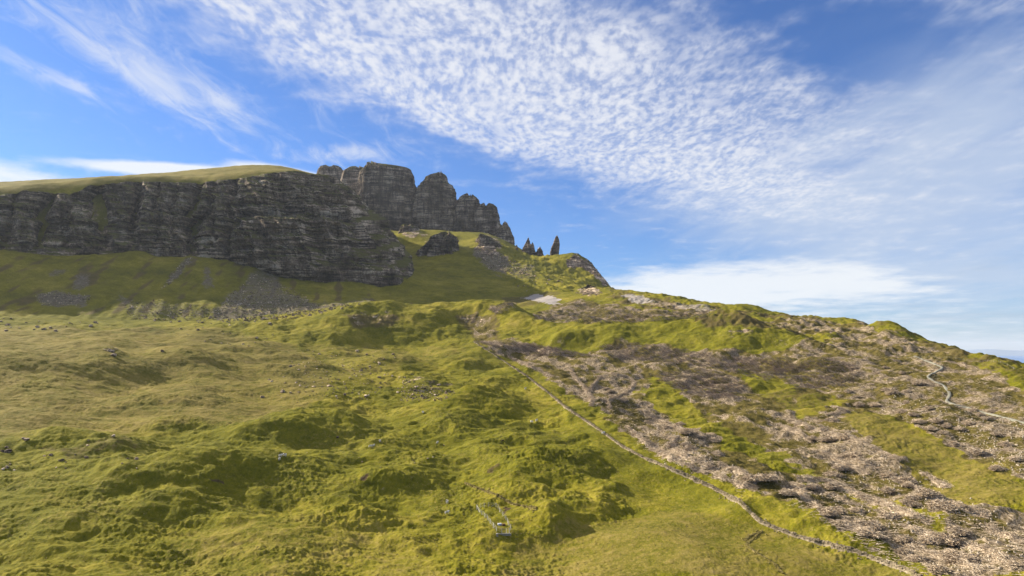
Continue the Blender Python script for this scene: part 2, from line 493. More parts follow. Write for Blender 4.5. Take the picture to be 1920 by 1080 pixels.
def ground(x, y):
    a = np.arctan2(x, y); l = np.log(np.hypot(x, y))
    i = np.interp(a, azs, np.arange(na)); j = np.interp(l, lrs, np.arange(nr))
    i0 = np.clip(i.astype(int) if hasattr(i, 'astype') else int(i), 0, na - 2); j0 = np.clip(j.astype(int) if hasattr(j, 'astype') else int(j), 0, nr - 2)
    fi_ = i - i0; fj = j - j0
    return (ZG[i0, j0] * (1 - fi_) * (1 - fj) + ZG[i0 + 1, j0] * fi_ * (1 - fj) + ZG[i0, j0 + 1] * (1 - fi_) * fj + ZG[i0 + 1, j0 + 1] * fi_ * fj)


# ------------------------------------------------------------------ hummocks, hollows and banks (pixel, size in metres, height)
BUMPS = [  # u, v of the centre, radius across, radius along the view, height, turn in degrees
    (60, 700, 44, 36, 11, 0), (335, 690, 46, 36, 11, 0), (240, 652, 26, 24, 6, 0), (520, 820, 30, 14, 6, 8), (360, 903, 24, 16, 7.2, 15),
    (590, 903, 16, 12, 5.5, 0), (905, 856, 13, 10, 5.0, 0), (1058, 884, 17, 12, 5.0, 20), (1033, 988, 6.0, 6.0, 4.6, 0), (915, 772, 30, 18, 11.0, 10),
    (735, 688, 26, 18, 9.0, -20), (900, 668, 30, 16, 5.0, 5), (640, 800, 22, 12, 4, 10), (180, 850, 22, 16, 4, 10), (40, 900, 22, 14, 4, 20), (255, 985, 10, 8, 2.5, 0),
    (690, 905, 9, 8, 3.0, 0), (880, 690, 14, 8, 4.0, 0), (700, 855, 16, 10, 3, 0), (1010, 830, 18, 12, 3.5, 0), (1150, 925, 14, 10, 3.0, 0), (70, 1000, 14, 10, 3, 0),
    (450, 985, 12, 8, 2.5, 0), (825, 960, 9, 7, 1.6, 0), (980, 940, 10, 7, 2.0, 0), (1075, 945, 7, 6, 2.0, 0), (1130, 965, 6, 5, 1.6, 0), (1400, 965, 9, 7, 2.4, 0), (1490, 962, 7, 6, 2.0, 0),
    (1270, 690, 24, 12, 3.0, 0), (1400, 730, 22, 12, 3.0, 0), (1560, 690, 24, 14, 3, 0), (1660, 740, 20, 12, 2.5, 0), (1750, 790, 16, 12, 2.0, 0),
    (320, 578, 62, 26, 7, 0), (400, 585, 30, 18, 4, 0), (120, 960, 16, 10, 4, 10), (230, 905, 16, 10, 3.5, 12), (760, 905, 12, 9, 3.5, 0), (480, 870, 16, 8, 3, 10), (300, 955, 10, 7, 3, 0), (690, 985, 9, 7, 2.2, 0), (1130, 860, 16, 9, 3.5, 15), (980, 885, 10, 8, 3, 0), (830, 800, 16, 9, 3, 10), (90, 830, 20, 10, 3, 8), (400, 760, 30, 14, 3, 5),
    (640, 625, 20, 30, 5, 0), (800, 620, 20, 24, 4, 0), (470, 660, 30, 22, 4, 0), (600, 700, 26, 20, 4, 0), (130, 620, 50, 22, 4, 0), (300, 800, 30, 14, 3.2, 10),
]
for (u, v, ra, rb, h, rot) in BUMPS:
    ra *= 1.15; rb *= 1.3
    p = hit(u, v)
    if p is None: continue
    c, s = math.cos(math.radians(rot)), math.sin(math.radians(rot))
    a_m = math.atan2(p[0], p[1]); dd_ = math.hypot(p[0], p[1]); wid = 3.2 * max(ra, rb)
    i0, i1 = np.searchsorted(azs, [a_m - wid / dd_, a_m + wid / dd_]); j0, j1 = np.searchsorted(rr, [dd_ - wid, dd_ + wid])
    x = XG[i0:i1, j0:j1] - p[0]; y = YG[i0:i1, j0:j1] - p[1]
    wob = 1 + 0.35 * n2(x / (0.9 * ra) + u, y / (0.9 * ra) + v)
    qa = (x * c + y * s) / ra; qb = (-x * s + y * c) / rb
    # steep on the side away from the sun, long on the other
    lee = qa * 0.85 - qb * 0.5
    q = (qa * qa + qb * qb) * wob * np.where(lee > 0, 1.0 + 0.35 * np.clip(lee, 0, 1.2), 1.0)
    ZG[i0:i1, j0:j1] += h * np.exp(-q * 1.1)

# the long bank left of the old wall
BANK = [(1040, 745), (1075, 785), (1110, 820), (1150, 850), (1190, 885), (1215, 905)]
bw = [hit(*b) for b in BANK]
bw = np.array([b[:2] for b in bw if b is not None])
for k in range(len(bw) - 1):
    pass


def along(poly, x, y):
    """signed distance and fraction along a polyline"""
    best = np.full(x.shape, 1e9, np.float32); sgn = np.zeros(x.shape, np.float32); frac = np.zeros(x.shape, np.float32)
    n = len(poly) - 1
    for k in range(n):
        a = poly[k]; b = poly[k + 1]; t = b - a; L2 = t @ t
        s = np.clip(((x - a[0]) * t[0] + (y - a[1]) * t[1]) / L2, 0, 1)
        ex = x - a[0] - s * t[0]; ey = y - a[1] - s * t[1]
        d = np.hypot(ex, ey)
        c = t[0] * (y - a[1]) - t[1] * (x - a[0])
        m = d < best
        best = np.where(m, d, best); sgn = np.where(m, np.sign(c), sgn); frac = np.where(m, (k + s) / n, frac)
    return best * sgn, frac


sl = np.s_[:, np.searchsorted(rr, 190):np.searchsorted(rr, 520)]
sd_, fr_ = along(bw, XG[sl], YG[sl])
win = sstep(fr_, 0.0, 0.15) * (1 - sstep(fr_, 0.85, 1.0))
ZG[sl] += win * (2.6 * np.exp(-(np.maximum(-sd_, 0) / 7.0) ** 2 - (np.maximum(sd_, 0) / 26) ** 2) - 0.0)

# ------------------------------------------------------------------ land cover and smaller relief
UG, VG = world_px(XG, YG, ZG)
UG = UG.astype(np.float32); VG = VG.astype(np.float32)
RW, RH, RX0, RY0, RS = 1180, 420, -440, 300, 0.5      # survey raster: half-pixel cells
w1 = n2(XG / 14, YG / 14, 31) + 0.6 * n2(XG / 5, YG / 5, 32)
w2 = n2(XG / 14, YG / 14, 33) + 0.6 * n2(XG / 5, YG / 5, 34)
persp = np.clip(330.0 / rr, 0.45, 1.6)[None, :].astype(np.float32)
IU = np.clip((UG + 16 * persp * w1 - RX0) * RS, 0, RW - 2); IV = np.clip((VG + 8 * persp * w2 - RY0) * RS, 0, RH - 2)
iu = IU.astype(np.int32); iv = IV.astype(np.int32); fu = IU - iu; fv = IV - iv


def raster(polys, blur=2):
    gx, gy = np.meshgrid(np.arange(RW) / RS + RX0, np.arange(RH) / RS + RY0)
    img = np.zeros((RH, RW), np.float32)
    for (val, pts) in polys:
        p = np.array(pts, float); ins = np.zeros((RH, RW), bool)
        for k in range(len(p)):
            x1, y1 = p[k]; x2, y2 = p[k - 1]
            if y1 == y2: continue
            c = ((y1 > gy) != (y2 > gy)) & (gx < (x2 - x1) * (gy - y1) / (y2 - y1) + x1)
            ins ^= c
        img = np.where(ins, val, img)
    for _ in range(blur):
        for ax in (0, 1):
            img = (np.roll(img, 1, ax) + np.roll(img, -1, ax) + 2 * img) / 4
    return img


def cover(polys, blur=2, dmin=0, dmax=9999):
    im = raster(polys, blur)
    m = (im[iv, iu] * (1 - fu) + im[iv, iu + 1] * fu) * (1 - fv) + (im[iv + 1, iu] * (1 - fu) + im[iv + 1, iu + 1] * fu) * fv
    if dmin > 0 or dmax < 9000:
        m = m * ((rr > dmin) & (rr < dmax))[None, :]
    return m.astype(np.float32)


BRASH_POLY = [(885, 636), (960, 640), (1020, 652), (1100, 664), (1160, 640), (1230, 648), (1300, 662), (1420, 660), (1560, 640), (1640, 620), (1740, 650), (1800, 676), (1860, 700), (1940, 750), (1990, 900), (1920, 905),
              (1760, 822), (1640, 768), (1578, 775), (1590, 808), (1700, 882), (1800, 962), (1940, 985), (2000, 1100), (1800, 1100), (1690, 1040), (1600, 1008), (1470, 950), (1330, 898), (1200, 826), (1105, 765), (1015, 706), (930, 662)]
GREENS = [(0, [(1215, 705), (1262, 722), (1330, 790), (1450, 850), (1560, 908), (1500, 905), (1380, 850), (1290, 800), (1225, 760)]),
          (0, [(1180, 735), (1240, 740), (1275, 790), (1240, 775)]),
          (0.25, [(1380, 690), (1500, 725), (1470, 765), (1400, 735)]),
          (0, [(1610, 800), (1690, 840), (1760, 880), (1800, 930), (1720, 880)]),
          (0.1, [(1560, 905), (1660, 930), (1780, 990), (1840, 1030), (1760, 1000), (1640, 950)]),
          (0.15, [(1470, 760), (1560, 740), (1600, 760), (1500, 790)])]
m_brash = cover([(1, BRASH_POLY)] + GREENS, 2, 150, 640)
m_brash2 = cover([(0.9, [(1000, 594), (1040, 575), (1075, 562), (1120, 568), (1180, 578), (1260, 590), (1330, 578), (1440, 608), (1545, 640), (1480, 628), (1400, 602), (1345, 588), (1290, 600), (1180, 608), (1010, 604)]),
                  (0.8, [(1140, 552), (1200, 560), (1300, 575), (1400, 606), (1520, 598), (1640, 612), (1650, 640), (1560, 642), (1440, 615), (1330, 590), (1210, 572), (1140, 560)]),
                  (0.9, [(915, 575), (960, 566), (970, 575), (930, 592)]),
                  (0.7, [(880, 600), (905, 590), (930, 620), (925, 640), (890, 640)])], 1, 600, 1100)
m_tan = cover([(0.78, [(-430, 610), (0, 612), (420, 618), (560, 650), (640, 700), (610, 760), (480, 792), (250, 800), (0, 826), (-430, 830)]),
               (0.55, [(560, 640), (900, 655), (760, 690), (640, 720)]),
               (0.75, [(1560, 775), (1640, 768), (1760, 826), (1900, 890), (1960, 970), (1800, 962), (1690, 880), (1580, 806)]),
               (0.66, [(1000, 990), (1250, 950), (1450, 990), (1640, 1040), (1760, 1100), (900, 1100)]),
               (0.5, [(330, 1000), (560, 970), (720, 1000), (880, 1100), (300, 1100)]),
               (0.35, [(-430, 860), (0, 870), (220, 900), (280, 960), (0, 1000), (-430, 1000)]),
               (0.4, [(740, 740), (980, 730), (1040, 745), (980, 765), (760, 770)])], 6, 100, 860)
m_tan = np.maximum(m_tan, cover([(0.75, [(-440, 300), (640, 300), (626, 332), (513, 325), (461, 336), (321, 343), (171, 350), (0, 370), (-440, 370)])], 3, 1160, 3600))
m_scree = cover([(0.62, [(385, 596), (420, 560), (452, 540), (478, 505), (500, 500), (522, 520), (535, 546), (570, 558), (600, 568), (700, 560), (720, 572), (640, 582), (560, 600), (420, 606)]), (0.45, [(230, 566), (300, 562), (400, 575), (400, 600), (250, 600)]),
                 (0.8, [(60, 552), (110, 546), (175, 556), (160, 572), (80, 574)]), (0.7, [(85, 506), (130, 500), (120, 514), (90, 516)]),
                 (0.7, [(130, 535), (150, 512), (172, 518), (175, 535), (150, 545)]), (0.6, [(215, 560), (228, 548), (245, 565), (230, 575)]),
                 (0.8, [(322, 512), (350, 486), (368, 478), (352, 500), (330, 525), (300, 545)]), (0.7, [(380, 540), (384, 500), (396, 500), (400, 545)]),
                 (0.75, [(880, 470), (930, 470), (960, 485), (945, 520), (915, 505), (890, 480)]),
                 (0.5, [(960, 490), (1010, 500), (1000, 530), (950, 520)])], 5, 840, 1420)
m_pale = cover([(1, [(978, 556), (1010, 553), (1040, 556), (1055, 565), (1030, 572), (995, 562)]), (0.6, [(1150, 556), (1190, 556), (1240, 570), (1200, 572)]), (0.5, [(1250, 570), (1330, 575), (1360, 590), (1300, 588)])], 1, 700, 1100)
m_lush = cover([(0.8, [(-430, 598), (0, 598), (240, 560), (420, 580), (420, 608), (0, 612), (-430, 612)]),
                (0.7, [(1030, 626), (1340, 585), (1420, 610), (1540, 652), (1450, 668), (1250, 662), (1040, 662)]),
                (0.7, [(-430, 840), (0, 826), (480, 792), (700, 770), (960, 800), (1000, 900), (700, 960), (400, 880), (100, 1000), (-430, 1000)]),
                (0.6, [(840, 690), (930, 672), (990, 700), (960, 715), (850, 715)]),
                (0.7, [(1060, 770), (1110, 790), (1260, 885), (1420, 970), (1300, 950), (1150, 840)]),
                (0.9, [(1290, 760), (1340, 790), (1450, 850), (1560, 908), (1480, 880), (1370, 830)])], 5, 100, 1000)
m_rock = cover([(1, [(1078, 478), (1100, 488), (1122, 510), (1145, 536), (1128, 534), (1108, 512), (1085, 500), (1070, 505), (1062, 492)]),
                (0.9, [(1080, 548), (1100, 538), (1130, 545), (1125, 556), (1095, 558)]),
                (0.8, [(888, 470), (895, 445), (920, 440), (945, 462), (930, 482), (905, 480)]),
                (0.7, [(740, 432), (780, 426), (800, 440), (770, 448)]), (0.6, [(790, 440), (860, 440), (858, 476), (800, 468)]),
                (0.42, [(640, 585), (715, 578), (755, 590), (745, 612), (690, 614), (650, 600)]), (0.42, [(855, 588), (905, 586), (925, 604), (900, 616), (870, 604)]),
                (0.5, [(760, 690), (790, 712), (850, 716), (860, 740), (770, 745), (748, 715)]),
                (0.6, [(1362, 622), (1390, 614), (1415, 630), (1375, 640)]),
                (0.6, [(195, 652), (215, 645), (222, 668), (205, 676)])], 1, 400, 1600)
m_soil = cover([(1, [(658, 896), (672, 891), (686, 893), (684, 902), (664, 904)]), (1, [(955, 965), (972, 960), (975, 972), (960, 978)]), (0.8, [(920, 882), (935, 880), (936, 888), (922, 890)]),
                (1, [(385, 921), (410, 919), (412, 925), (388, 927)])], 0, 150, 330)
m_brown = cover([(0.7, [(640, 590), (700, 585), (760, 595), (735, 620), (660, 615)]), (0.7, [(850, 590), (930, 588), (940, 640), (890, 640)]), (0.35, [(880, 645), (990, 690), (860, 690), (760, 690)]),
                 (0.5, [(90, 835), (240, 820), (260, 850), (120, 870)]), (0.5, [(1480, 600), (1640, 615), (1740, 650), (1660, 650)]), (0.5, [(1400, 735), (1560, 730), (1560, 770), (1420, 775)]),
                 (0.6, [(940, 540), (1060, 548), (1000, 575), (940, 575)]), (0.5, [(1750, 655), (1800, 670), (1960, 705), (1990, 750), (1860, 700)])], 3, 150, 1000)
m_brown = np.maximum(m_brown, cover([(1, [(-430, 470), (0, 470), (440, 486), (720, 540), (790, 580), (560, 597), (0, 590), (-430, 590)])], 3, 880, 1120) * sstep(n2(XG / 15 + YG / 60, YG / 110, 38) + 0.5 * n2(XG / 7, YG / 30, 39), 0.0, 0.7) * 0.75)
far = sstep(rr, 700, 1000)[None, :].astype(np.float32)
# strips of litter and moss running down the felled slope
_pa, _pb = hit(1494, 900), hit(1756, 983)
_t = (_pb - _pa)[:2]; _t = _t / np.linalg.norm(_t)
along_ = XG * _t[0] + YG * _t[1]; across_ = -XG * _t[1] + YG * _t[0]
stripe = n2(across_ / 6.5 + 0.25 * w1, along_ / 75, 35) + 0.7 * n2(XG / 16, YG / 16, 36) + 0.35 * n2(XG / 5, YG / 5, 37)
litter = sstep(stripe, -0.55, 0.55).astype(np.float32)
clear = np.clip(m_brash + m_brash2, 0, 1)
grass = np.clip(1 - clear, 0, 1)
smoothf = np.clip(1 - 0.75 * far, 0, 1)
cliffband = (sstep(rr, 1010, 1100) * (1 - sstep(rr, 1180, 1260)))[None, :] * (UG < 790)
# hummocky relief
smooth_lawn = 1 - cover([(1, [(1060, 770), (1110, 790), (1260, 880), (1400, 960), (1700, 1090), (1100, 1100), (1000, 1000), (1200, 960)])], 6, 100, 420)
damp = (1 - 0.55 * m_tan) * (0.25 + 0.75 * smooth_lawn)
dz1 = 3.6 * n2(XG / 36, YG / 28, 1) + 2.0 * damp * n2(XG / 18 + 0.2 * w1, YG / 11, 2) + 1.0 * damp * (1 - np.abs(n2(XG / 9 + 0.2 * w1, YG / 5.0, 3))) + 0.55 * damp * n2(XG / 5.5, YG / 3.0, 4)
ZG += (dz1 * smoothf * sstep(rr, 120, 200)[None, :]).astype(np.float32)
nearf = (1 - sstep(rr, 380, 800))[None, :]
tus = n2(XG / 1.7, YG / 1.25, 5); tus2 = n2(XG / 0.8, YG / 0.7, 6)
tusm = 0.45 + 0.75 * sstep(n2(XG / 22, YG / 16, 9), -0.3, 0.4)
ZG += (nearf * grass * tusm * (0.24 * tus + 0.16 * tus2) * (1 + 0.3 * sstep(-rr, -320, -230)[None, :]) * (0.35 + 0.65 * smooth_lawn)).astype(np.float32)
# clear-felled ground: rough, with drains down the slope
dr = np.abs(n2((XG * 0.83 + YG * 0.56) / 3.2 + 0.4 * w1, (XG * 0.56 - YG * 0.83) / 60, 12))
ZG += (m_brash * (0.45 * n2(XG / 4.5, YG / 4.5, 7) + 0.16 * n2(XG / 1.1, YG / 1.1, 8) + 0.5 * dr)).astype(np.float32)
ZG += (m_brash2 * (2.0 * np.abs(n2(XG / 12, YG / 16, 7)) + 0.6 * n2(XG / 4, YG / 4, 8))).astype(np.float32)
sky_r = cover([(1, [(1140, 540), (1300, 560), (1450, 590), (1640, 600), (1740, 640), (1900, 670), (1940, 720), (1700, 690), (1400, 625), (1150, 570)])], 4, 480, 1100)
ZG += (sky_r * (2.6 * n2(XG / 24, YG / 24, 22) + 1.5 * np.abs(n2(XG / 9, YG / 9, 23)) + 0.6 * n2(XG / 3.5, YG / 3.5, 24))).astype(np.float32)
m_brown = np.maximum(m_brown, 0.8 * sky_r * sstep(n2(XG / 30, YG / 30, 25) + 0.4 * w1, -0.5, 0.4))
# far slopes: knolly ground under the pinnacles, gullied talus under the cliff
knoll = cover([(1, [(890, 440), (1060, 480), (1080, 475), (1150, 540), (1160, 560), (1000, 560), (930, 510), (880, 480)])], 4, 980, 1420)
ZG += (knoll * (3.2 * n2(XG / 16, YG / 16, 13) + 2.0 * np.abs(n2(XG / 7, YG / 7, 14)))).astype(np.float32)
ZG += (m_rock * (2.2 * np.abs(n2(XG / 6, YG / 6, 15)) + 1.2 * n2(XG / 2.4, YG / 2.4, 16)) * np.clip(rr / 900, 0.4, 1.3)[None, :]).astype(np.float32)
tal = cover([(1, [(-430, 470), (0, 470), (440, 486), (720, 540), (790, 580), (560, 597), (0, 598), (-430, 600)])], 4, 880, 1120)
ZG += (tal * (2.4 * n2(XG / 26 + YG / 60, YG / 160, 17) + 1.0 * n2(XG / 9 + YG / 25, YG / 70, 18) + m_scree * 0.9 * n2(XG / 3, YG / 3, 19))).astype(np.float32)
ZG += (far * (1 - tal) * (1 - cliffband) * (1.6 * n2(XG / 45, YG / 45, 20) + 0.7 * n2(XG / 14, YG / 14, 21))).astype(np.float32)


# ------------------------------------------------------------------ mesh helpers
def link(name, me, mat=None, parent=None, **tags):
    o = bpy.data.objects.new(name, me)
    C.objects.link(o)
    if mat is not None and me is not None and len(me.materials) == 0: me.materials.append(mat)
    if parent is not None: o.parent = parent
    for k, v in tags.items():
        if v: o[k] = v
    return o


def mesh_np(name, verts, quads, smooth=True):
    """mesh from arrays; quads (n,4) or tris (n,3)"""
    me = bpy.data.meshes.new(name)
    verts = np.ascontiguousarray(verts, np.float32); quads = np.ascontiguousarray(quads, np.int32)
    k = quads.shape[1]
    me.vertices.add(len(verts)); me.vertices.foreach_set('co', verts.ravel())
    me.loops.add(quads.size); me.loops.foreach_set('vertex_index', quads.ravel())
    me.polygons.add(len(quads)); me.polygons.foreach_set('loop_start', np.arange(0, quads.size, k, dtype=np.int32))
    me.polygons.foreach_set('use_smooth', np.full(len(quads), smooth))
    me.update(calc_edges=True)
    return me


def grid_faces(a, b, wrap=False):
    i = np.arange(a if wrap else a - 1)[:, None]; j = np.arange(b - 1)[None, :]
    i2 = (i + 1) % a
    return np.stack([i * b + j, i2 * b + j, i2 * b + j + 1, i * b + j + 1], -1).reshape(-1, 4)


def material(name):
    m = bpy.data.materials.new(name)
    m.use_nodes = True
    return m, NT(m.node_tree)


def finish(t, color, rough=0.9, normal=None, spec=0.15):
    ins = {'Base Color': color, 'Roughness': rough, 'Specular IOR Level': spec}
    if normal is not None: ins['Normal'] = normal
    b = t.node('ShaderNodeBsdfPrincipled', ins)
    t.node('ShaderNodeOutputMaterial', {'Surface': b.outputs[0]})


def ramp(t, f, stops):
    n = t.node('ShaderNodeValToRGB', {0: f})
    e = n.color_ramp.elements
    while len(e) < len(stops): e.new(0.5)
    for q, (p, c) in zip(e, stops):
        q.position = p; q.color = (*c, 1)
    return n.outputs[0]


# ------------------------------------------------------------------ materials
def rock_graph(t, pos, nz, light=1.0, grass=True, bw=0.34):
    """banded basalt: returns colour and height"""
    pos = t.vm('ADD', pos, t.vm('MULTIPLY', t.vm('SUBTRACT', t.noise(pos, 0.06, 4, color=True), (0.5, 0.5, 0.5)), (6.0, 6.0, 2.2)))
    bands = t.noise(t.vm('MULTIPLY', pos, (0.012, 0.012, 0.16)), 1.0, 5, 0.62)
    fine = t.noise(t.vm('MULTIPLY', pos, (0.05, 0.05, 0.55)), 1.0, 5, 0.65)
    streak = t.add(t.mul(t.noise(t.vm('MULTIPLY', pos, (0.32, 0.32, 0.035)), 1.0, 5, 0.6), 0.55), t.mul(t.noise(t.vm('MULTIPLY', pos, (0.085, 0.085, 0.012)), 1.0, 4, 0.6), 0.45))
    grain = t.noise(pos, 0.45, 6, 0.7)
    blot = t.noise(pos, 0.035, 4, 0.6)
    s = t.add(t.mul(bands, bw), t.add(t.mul(fine, 0.24), t.add(t.mul(streak, 0.58 - bw), t.add(t.mul(grain, 0.22), t.mul(t.sub(blot, 0.5), 0.36)))))  # streak and blot: random rock tone, strengthened to stand in for gully shade
    k = light
    col = ramp(t, s, [(0.42, (0.018 * k, 0.0135 * k, 0.0095 * k)), (0.485, (0.078 * k, 0.057 * k, 0.039 * k)), (0.535, (0.175 * k, 0.130 * k, 0.090 * k)), (0.60, (0.46 * k, 0.365 * k, 0.265 * k))])
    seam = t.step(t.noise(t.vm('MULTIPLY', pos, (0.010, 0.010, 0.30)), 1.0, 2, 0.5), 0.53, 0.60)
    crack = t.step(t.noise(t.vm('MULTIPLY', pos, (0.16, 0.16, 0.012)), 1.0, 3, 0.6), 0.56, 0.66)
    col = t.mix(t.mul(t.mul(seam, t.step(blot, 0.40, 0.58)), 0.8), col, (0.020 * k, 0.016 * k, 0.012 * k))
    col = t.mix(t.mul(crack, 0.60), col, (0.018 * k, 0.014 * k, 0.011 * k))
    col = t.mix(t.mul(t.step(t.noise(pos, 0.06, 4), 0.58, 0.75), 0.4), col, (0.10 * k, 0.066 * k, 0.04 * k))
    if grass:
        g = t.add(nz, t.add(t.mul(t.sub(grain, 0.5), 0.5), t.mul(t.sub(t.noise(pos, 0.05, 4), 0.5), 0.9)))
        gc = t.mix(t.noise(pos, 0.15, 4), (0.065, 0.068, 0.014), (0.10, 0.094, 0.026))
        col = t.mix(t.step(g, 0.53, 0.74), col, gc)
    h = t.add(t.mul(t.add(seam, crack), -0.5), t.add(t.mul(fine, 0.8), t.add(t.mul(streak, 0.9), t.mul(grain, 0.8))))
    return col, h


def rock_material(name, light=1.0, bump=1.6, grass=True, scale=1.0, bw=0.34):
    m, t = material(name)
    g = t.node('ShaderNodeNewGeometry')
    pos = g.outputs['Position']
    if scale != 1.0: pos = t.vm('SCALE', pos, scale=scale)
    nz = t.xyz(g.outputs['Normal'])[2]
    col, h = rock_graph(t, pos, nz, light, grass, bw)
    finish(t, col, 0.92, t.bump(h, 0.9, bump / scale), 0.1)
    return m


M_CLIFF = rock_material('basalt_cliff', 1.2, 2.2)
M_FAR = rock_material('basalt_far', 1.1, 2.2, bw=0.24)
M_PIN = rock_material('basalt_pinnacle', 1.1, 1.5, False)
M_BOULDER = rock_material('boulder_stone', 1.75, 0.25, False, 5.0)


def ground_material():
    m, t = material('hill_ground')
    g = t.node('ShaderNodeNewGeometry'); pos = g.outputs['Position']; nz = t.xyz(g.outputs['Normal'])[2]
    a1 = t.node('ShaderNodeAttribute', attribute_name='cover_a'); a2 = t.node('ShaderNodeAttribute', attribute_name='cover_b')
    c1 = t.node('ShaderNodeSeparateColor', {0: a1.outputs['Color']}); c2 = t.node('ShaderNodeSeparateColor', {0: a2.outputs['Color']})
    tan_, brash, scree = c1.outputs[0], c1.outputs[1], c1.outputs[2]
    lush = a1.outputs['Alpha']
    rock, brown, soil = c2.outputs[0], c2.outputs[1], c2.outputs[2]
    strip = t.node('ShaderNodeAttribute', attribute_name='litter').outputs['Fac']
    pale = a2.outputs['Alpha']
    big = t.noise(pos, 0.018, 5, 0.6); mid = t.noise(pos, 0.09, 5, 0.62); sm = t.noise(pos, 0.5, 5, 0.65); fine = t.noise(pos, 1.9, 4, 0.7)
    streaky = t.noise(t.vm('MULTIPLY', pos, (0.12, 0.5, 0.5)), 1.0, 4, 0.6)
    mott = t.add(t.mul(mid, 0.35), t.add(t.mul(sm, 0.35), t.mul(fine, 0.3)))
    green = ramp(t, t.add(mott, t.mul(t.sub(big, 0.5), 0.5)), [(0.34, (0.055, 0.057, 0.004)), (0.47, (0.108, 0.104, 0.006)), (0.56, (0.165, 0.144, 0.012)), (0.68, (0.250, 0.198, 0.040))])
    lushc = ramp(t, mott, [(0.36, (0.058, 0.064, 0.005)), (0.52, (0.122, 0.116, 0.008)), (0.66, (0.186, 0.158, 0.016))])
    tanc = ramp(t, t.add(t.mul(mott, 0.7), t.mul(streaky, 0.3)), [(0.36, (0.085, 0.066, 0.016)), (0.50, (0.150, 0.114, 0.032)), (0.64, (0.215, 0.160, 0.060))])
    col = t.mix(t.mul(t.step(t.add(lush, t.mul(t.sub(mid, 0.5), 1.2)), 0.2, 0.8), 0.85), green, lushc)
    col = t.mix(t.mul(t.step(t.add(tan_, t.mul(t.sub(t.add(t.mul(mid, 0.5), t.mul(sm, 0.5)), 0.5), 2.0)), 0.3, 1.0), 0.75), col, tanc)
    fleck = t.step(t.add(t.mul(t.noise(pos, 0.85, 3, 0.7), 0.6), t.mul(t.noise(pos, 2.4, 3, 0.7), 0.4)), 0.50, 0.64)
    col = t.mix(t.mul(fleck, t.step(t.noise(pos, 0.05, 3), 0.40, 0.60, 0.08, 0.55)), col, (0.255, 0.195, 0.062))
    dark_ = t.step(t.add(t.mul(t.noise(t.vm('ADD', pos, (31.0, 7.0, 3.0)), 0.7, 3, 0.7), 0.6), t.mul(t.noise(pos, 2.9, 3, 0.7), 0.4)), 0.53, 0.68)
    col = t.mix(t.mul(dark_, 0.5), col, (0.048, 0.050, 0.008))
    brc = ramp(t, mott, [(0.36, (0.040, 0.030, 0.012)), (0.52, (0.085, 0.062, 0.026)), (0.66, (0.14, 0.10, 0.05))])
    col = t.mix(t.mul(t.step(t.add(brown, t.mul(t.sub(sm, 0.5), 1.2)), 0.25, 0.8), 0.85), col, brc)
    # clear-felled ground: moss and heath between bleached litter
    down = t.node('ShaderNodeMapping', {'Vector': pos, 'Rotation': (0, 0, math.radians(-34)), 'Scale': (1.0, 0.22, 1.0)}).outputs[0]
    lit1 = t.noise(down, 0.22, 6, 0.65); lit2 = t.noise(down, 1.2, 5, 0.75); lit3 = t.noise(down, 2.6, 4, 0.75)
    moss = ramp(t, t.add(t.mul(sm, 0.5), t.mul(fine, 0.5)), [(0.36, (0.036, 0.031, 0.008)), (0.50, (0.088, 0.072, 0.015)), (0.64, (0.145, 0.104, 0.042))])
    wood = ramp(t, t.add(t.mul(lit2, 0.5), t.mul(lit3, 0.5)), [(0.38, (0.038, 0.027, 0.014)), (0.49, (0.140, 0.106, 0.066)), (0.60, (0.35, 0.280, 0.195))])
    wf = t.step(t.add(t.mul(t.sub(strip, 0.5), 0.30), t.add(t.mul(lit1, 0.65), t.mul(lit2, 0.50))), 0.525, 0.70)
    felled = t.mix(wf, moss, wood)
    col = t.mix(t.step(t.add(brash, t.mul(t.sub(mid, 0.5), 0.9)), 0.3, 0.7), col, felled)
    stones = ramp(t, t.add(t.mul(t.noise(pos, 0.35, 5, 0.8), 0.6), t.mul(sm, 0.4)), [(0.36, (0.042, 0.034, 0.024)), (0.5, (0.115, 0.096, 0.070)), (0.66, (0.23, 0.195, 0.15))])
    col = t.mix(t.mul(t.step(t.add(scree, t.mul(t.sub(t.add(t.mul(mid, .5), t.mul(sm, .5)), 0.5), 2.0)), 0.3, 0.75), 0.92), col, stones)
    col = t.mix(t.step(t.add(pale, t.mul(t.sub(sm, 0.5), 0.6)), 0.35, 0.7), col, t.mix(fine, (0.24, 0.21, 0.19), (0.34, 0.31, 0.285)))
    rc, rh = rock_graph(t, t.vm('SCALE', pos, scale=1.6), nz, 1.35, False)
    steep = t.add(t.mul(t.sub(0.80, nz), 2.2), t.mul(t.sub(sm, 0.5), 0.8))
    col = t.mix(t.step(t.add(t.sub(rock, 0.30), t.add(t.mul(steep, 0.5), t.mul(t.sub(mid, 0.5), 1.6))), 0.1, 0.5), col, rc)
    col = t.mix(soil, col, t.mix(sm, (0.035, 0.024, 0.012), (0.085, 0.06, 0.03)))
    col = t.mix(t.step(t.xyz(pos)[2], -228.0, -222.0, 1.0, 0.0), col, (0.06, 0.055, 0.05))
    hgt = t.add(t.mul(fine, 0.45), t.add(t.mul(t.noise(pos, 0.9, 4, 0.6), 0.8), t.mul(t.mul(brash, lit2), 0.9)))
    n1 = t.bump(hgt, 0.5, 0.7)
    n2_ = t.bump(t.add(mid, t.mul(sm, 0.35)), 0.35, 3.0, n1)
    finish(t, col, 0.95, n2_, 0.06)
    return m


M_GROUND = ground_material()

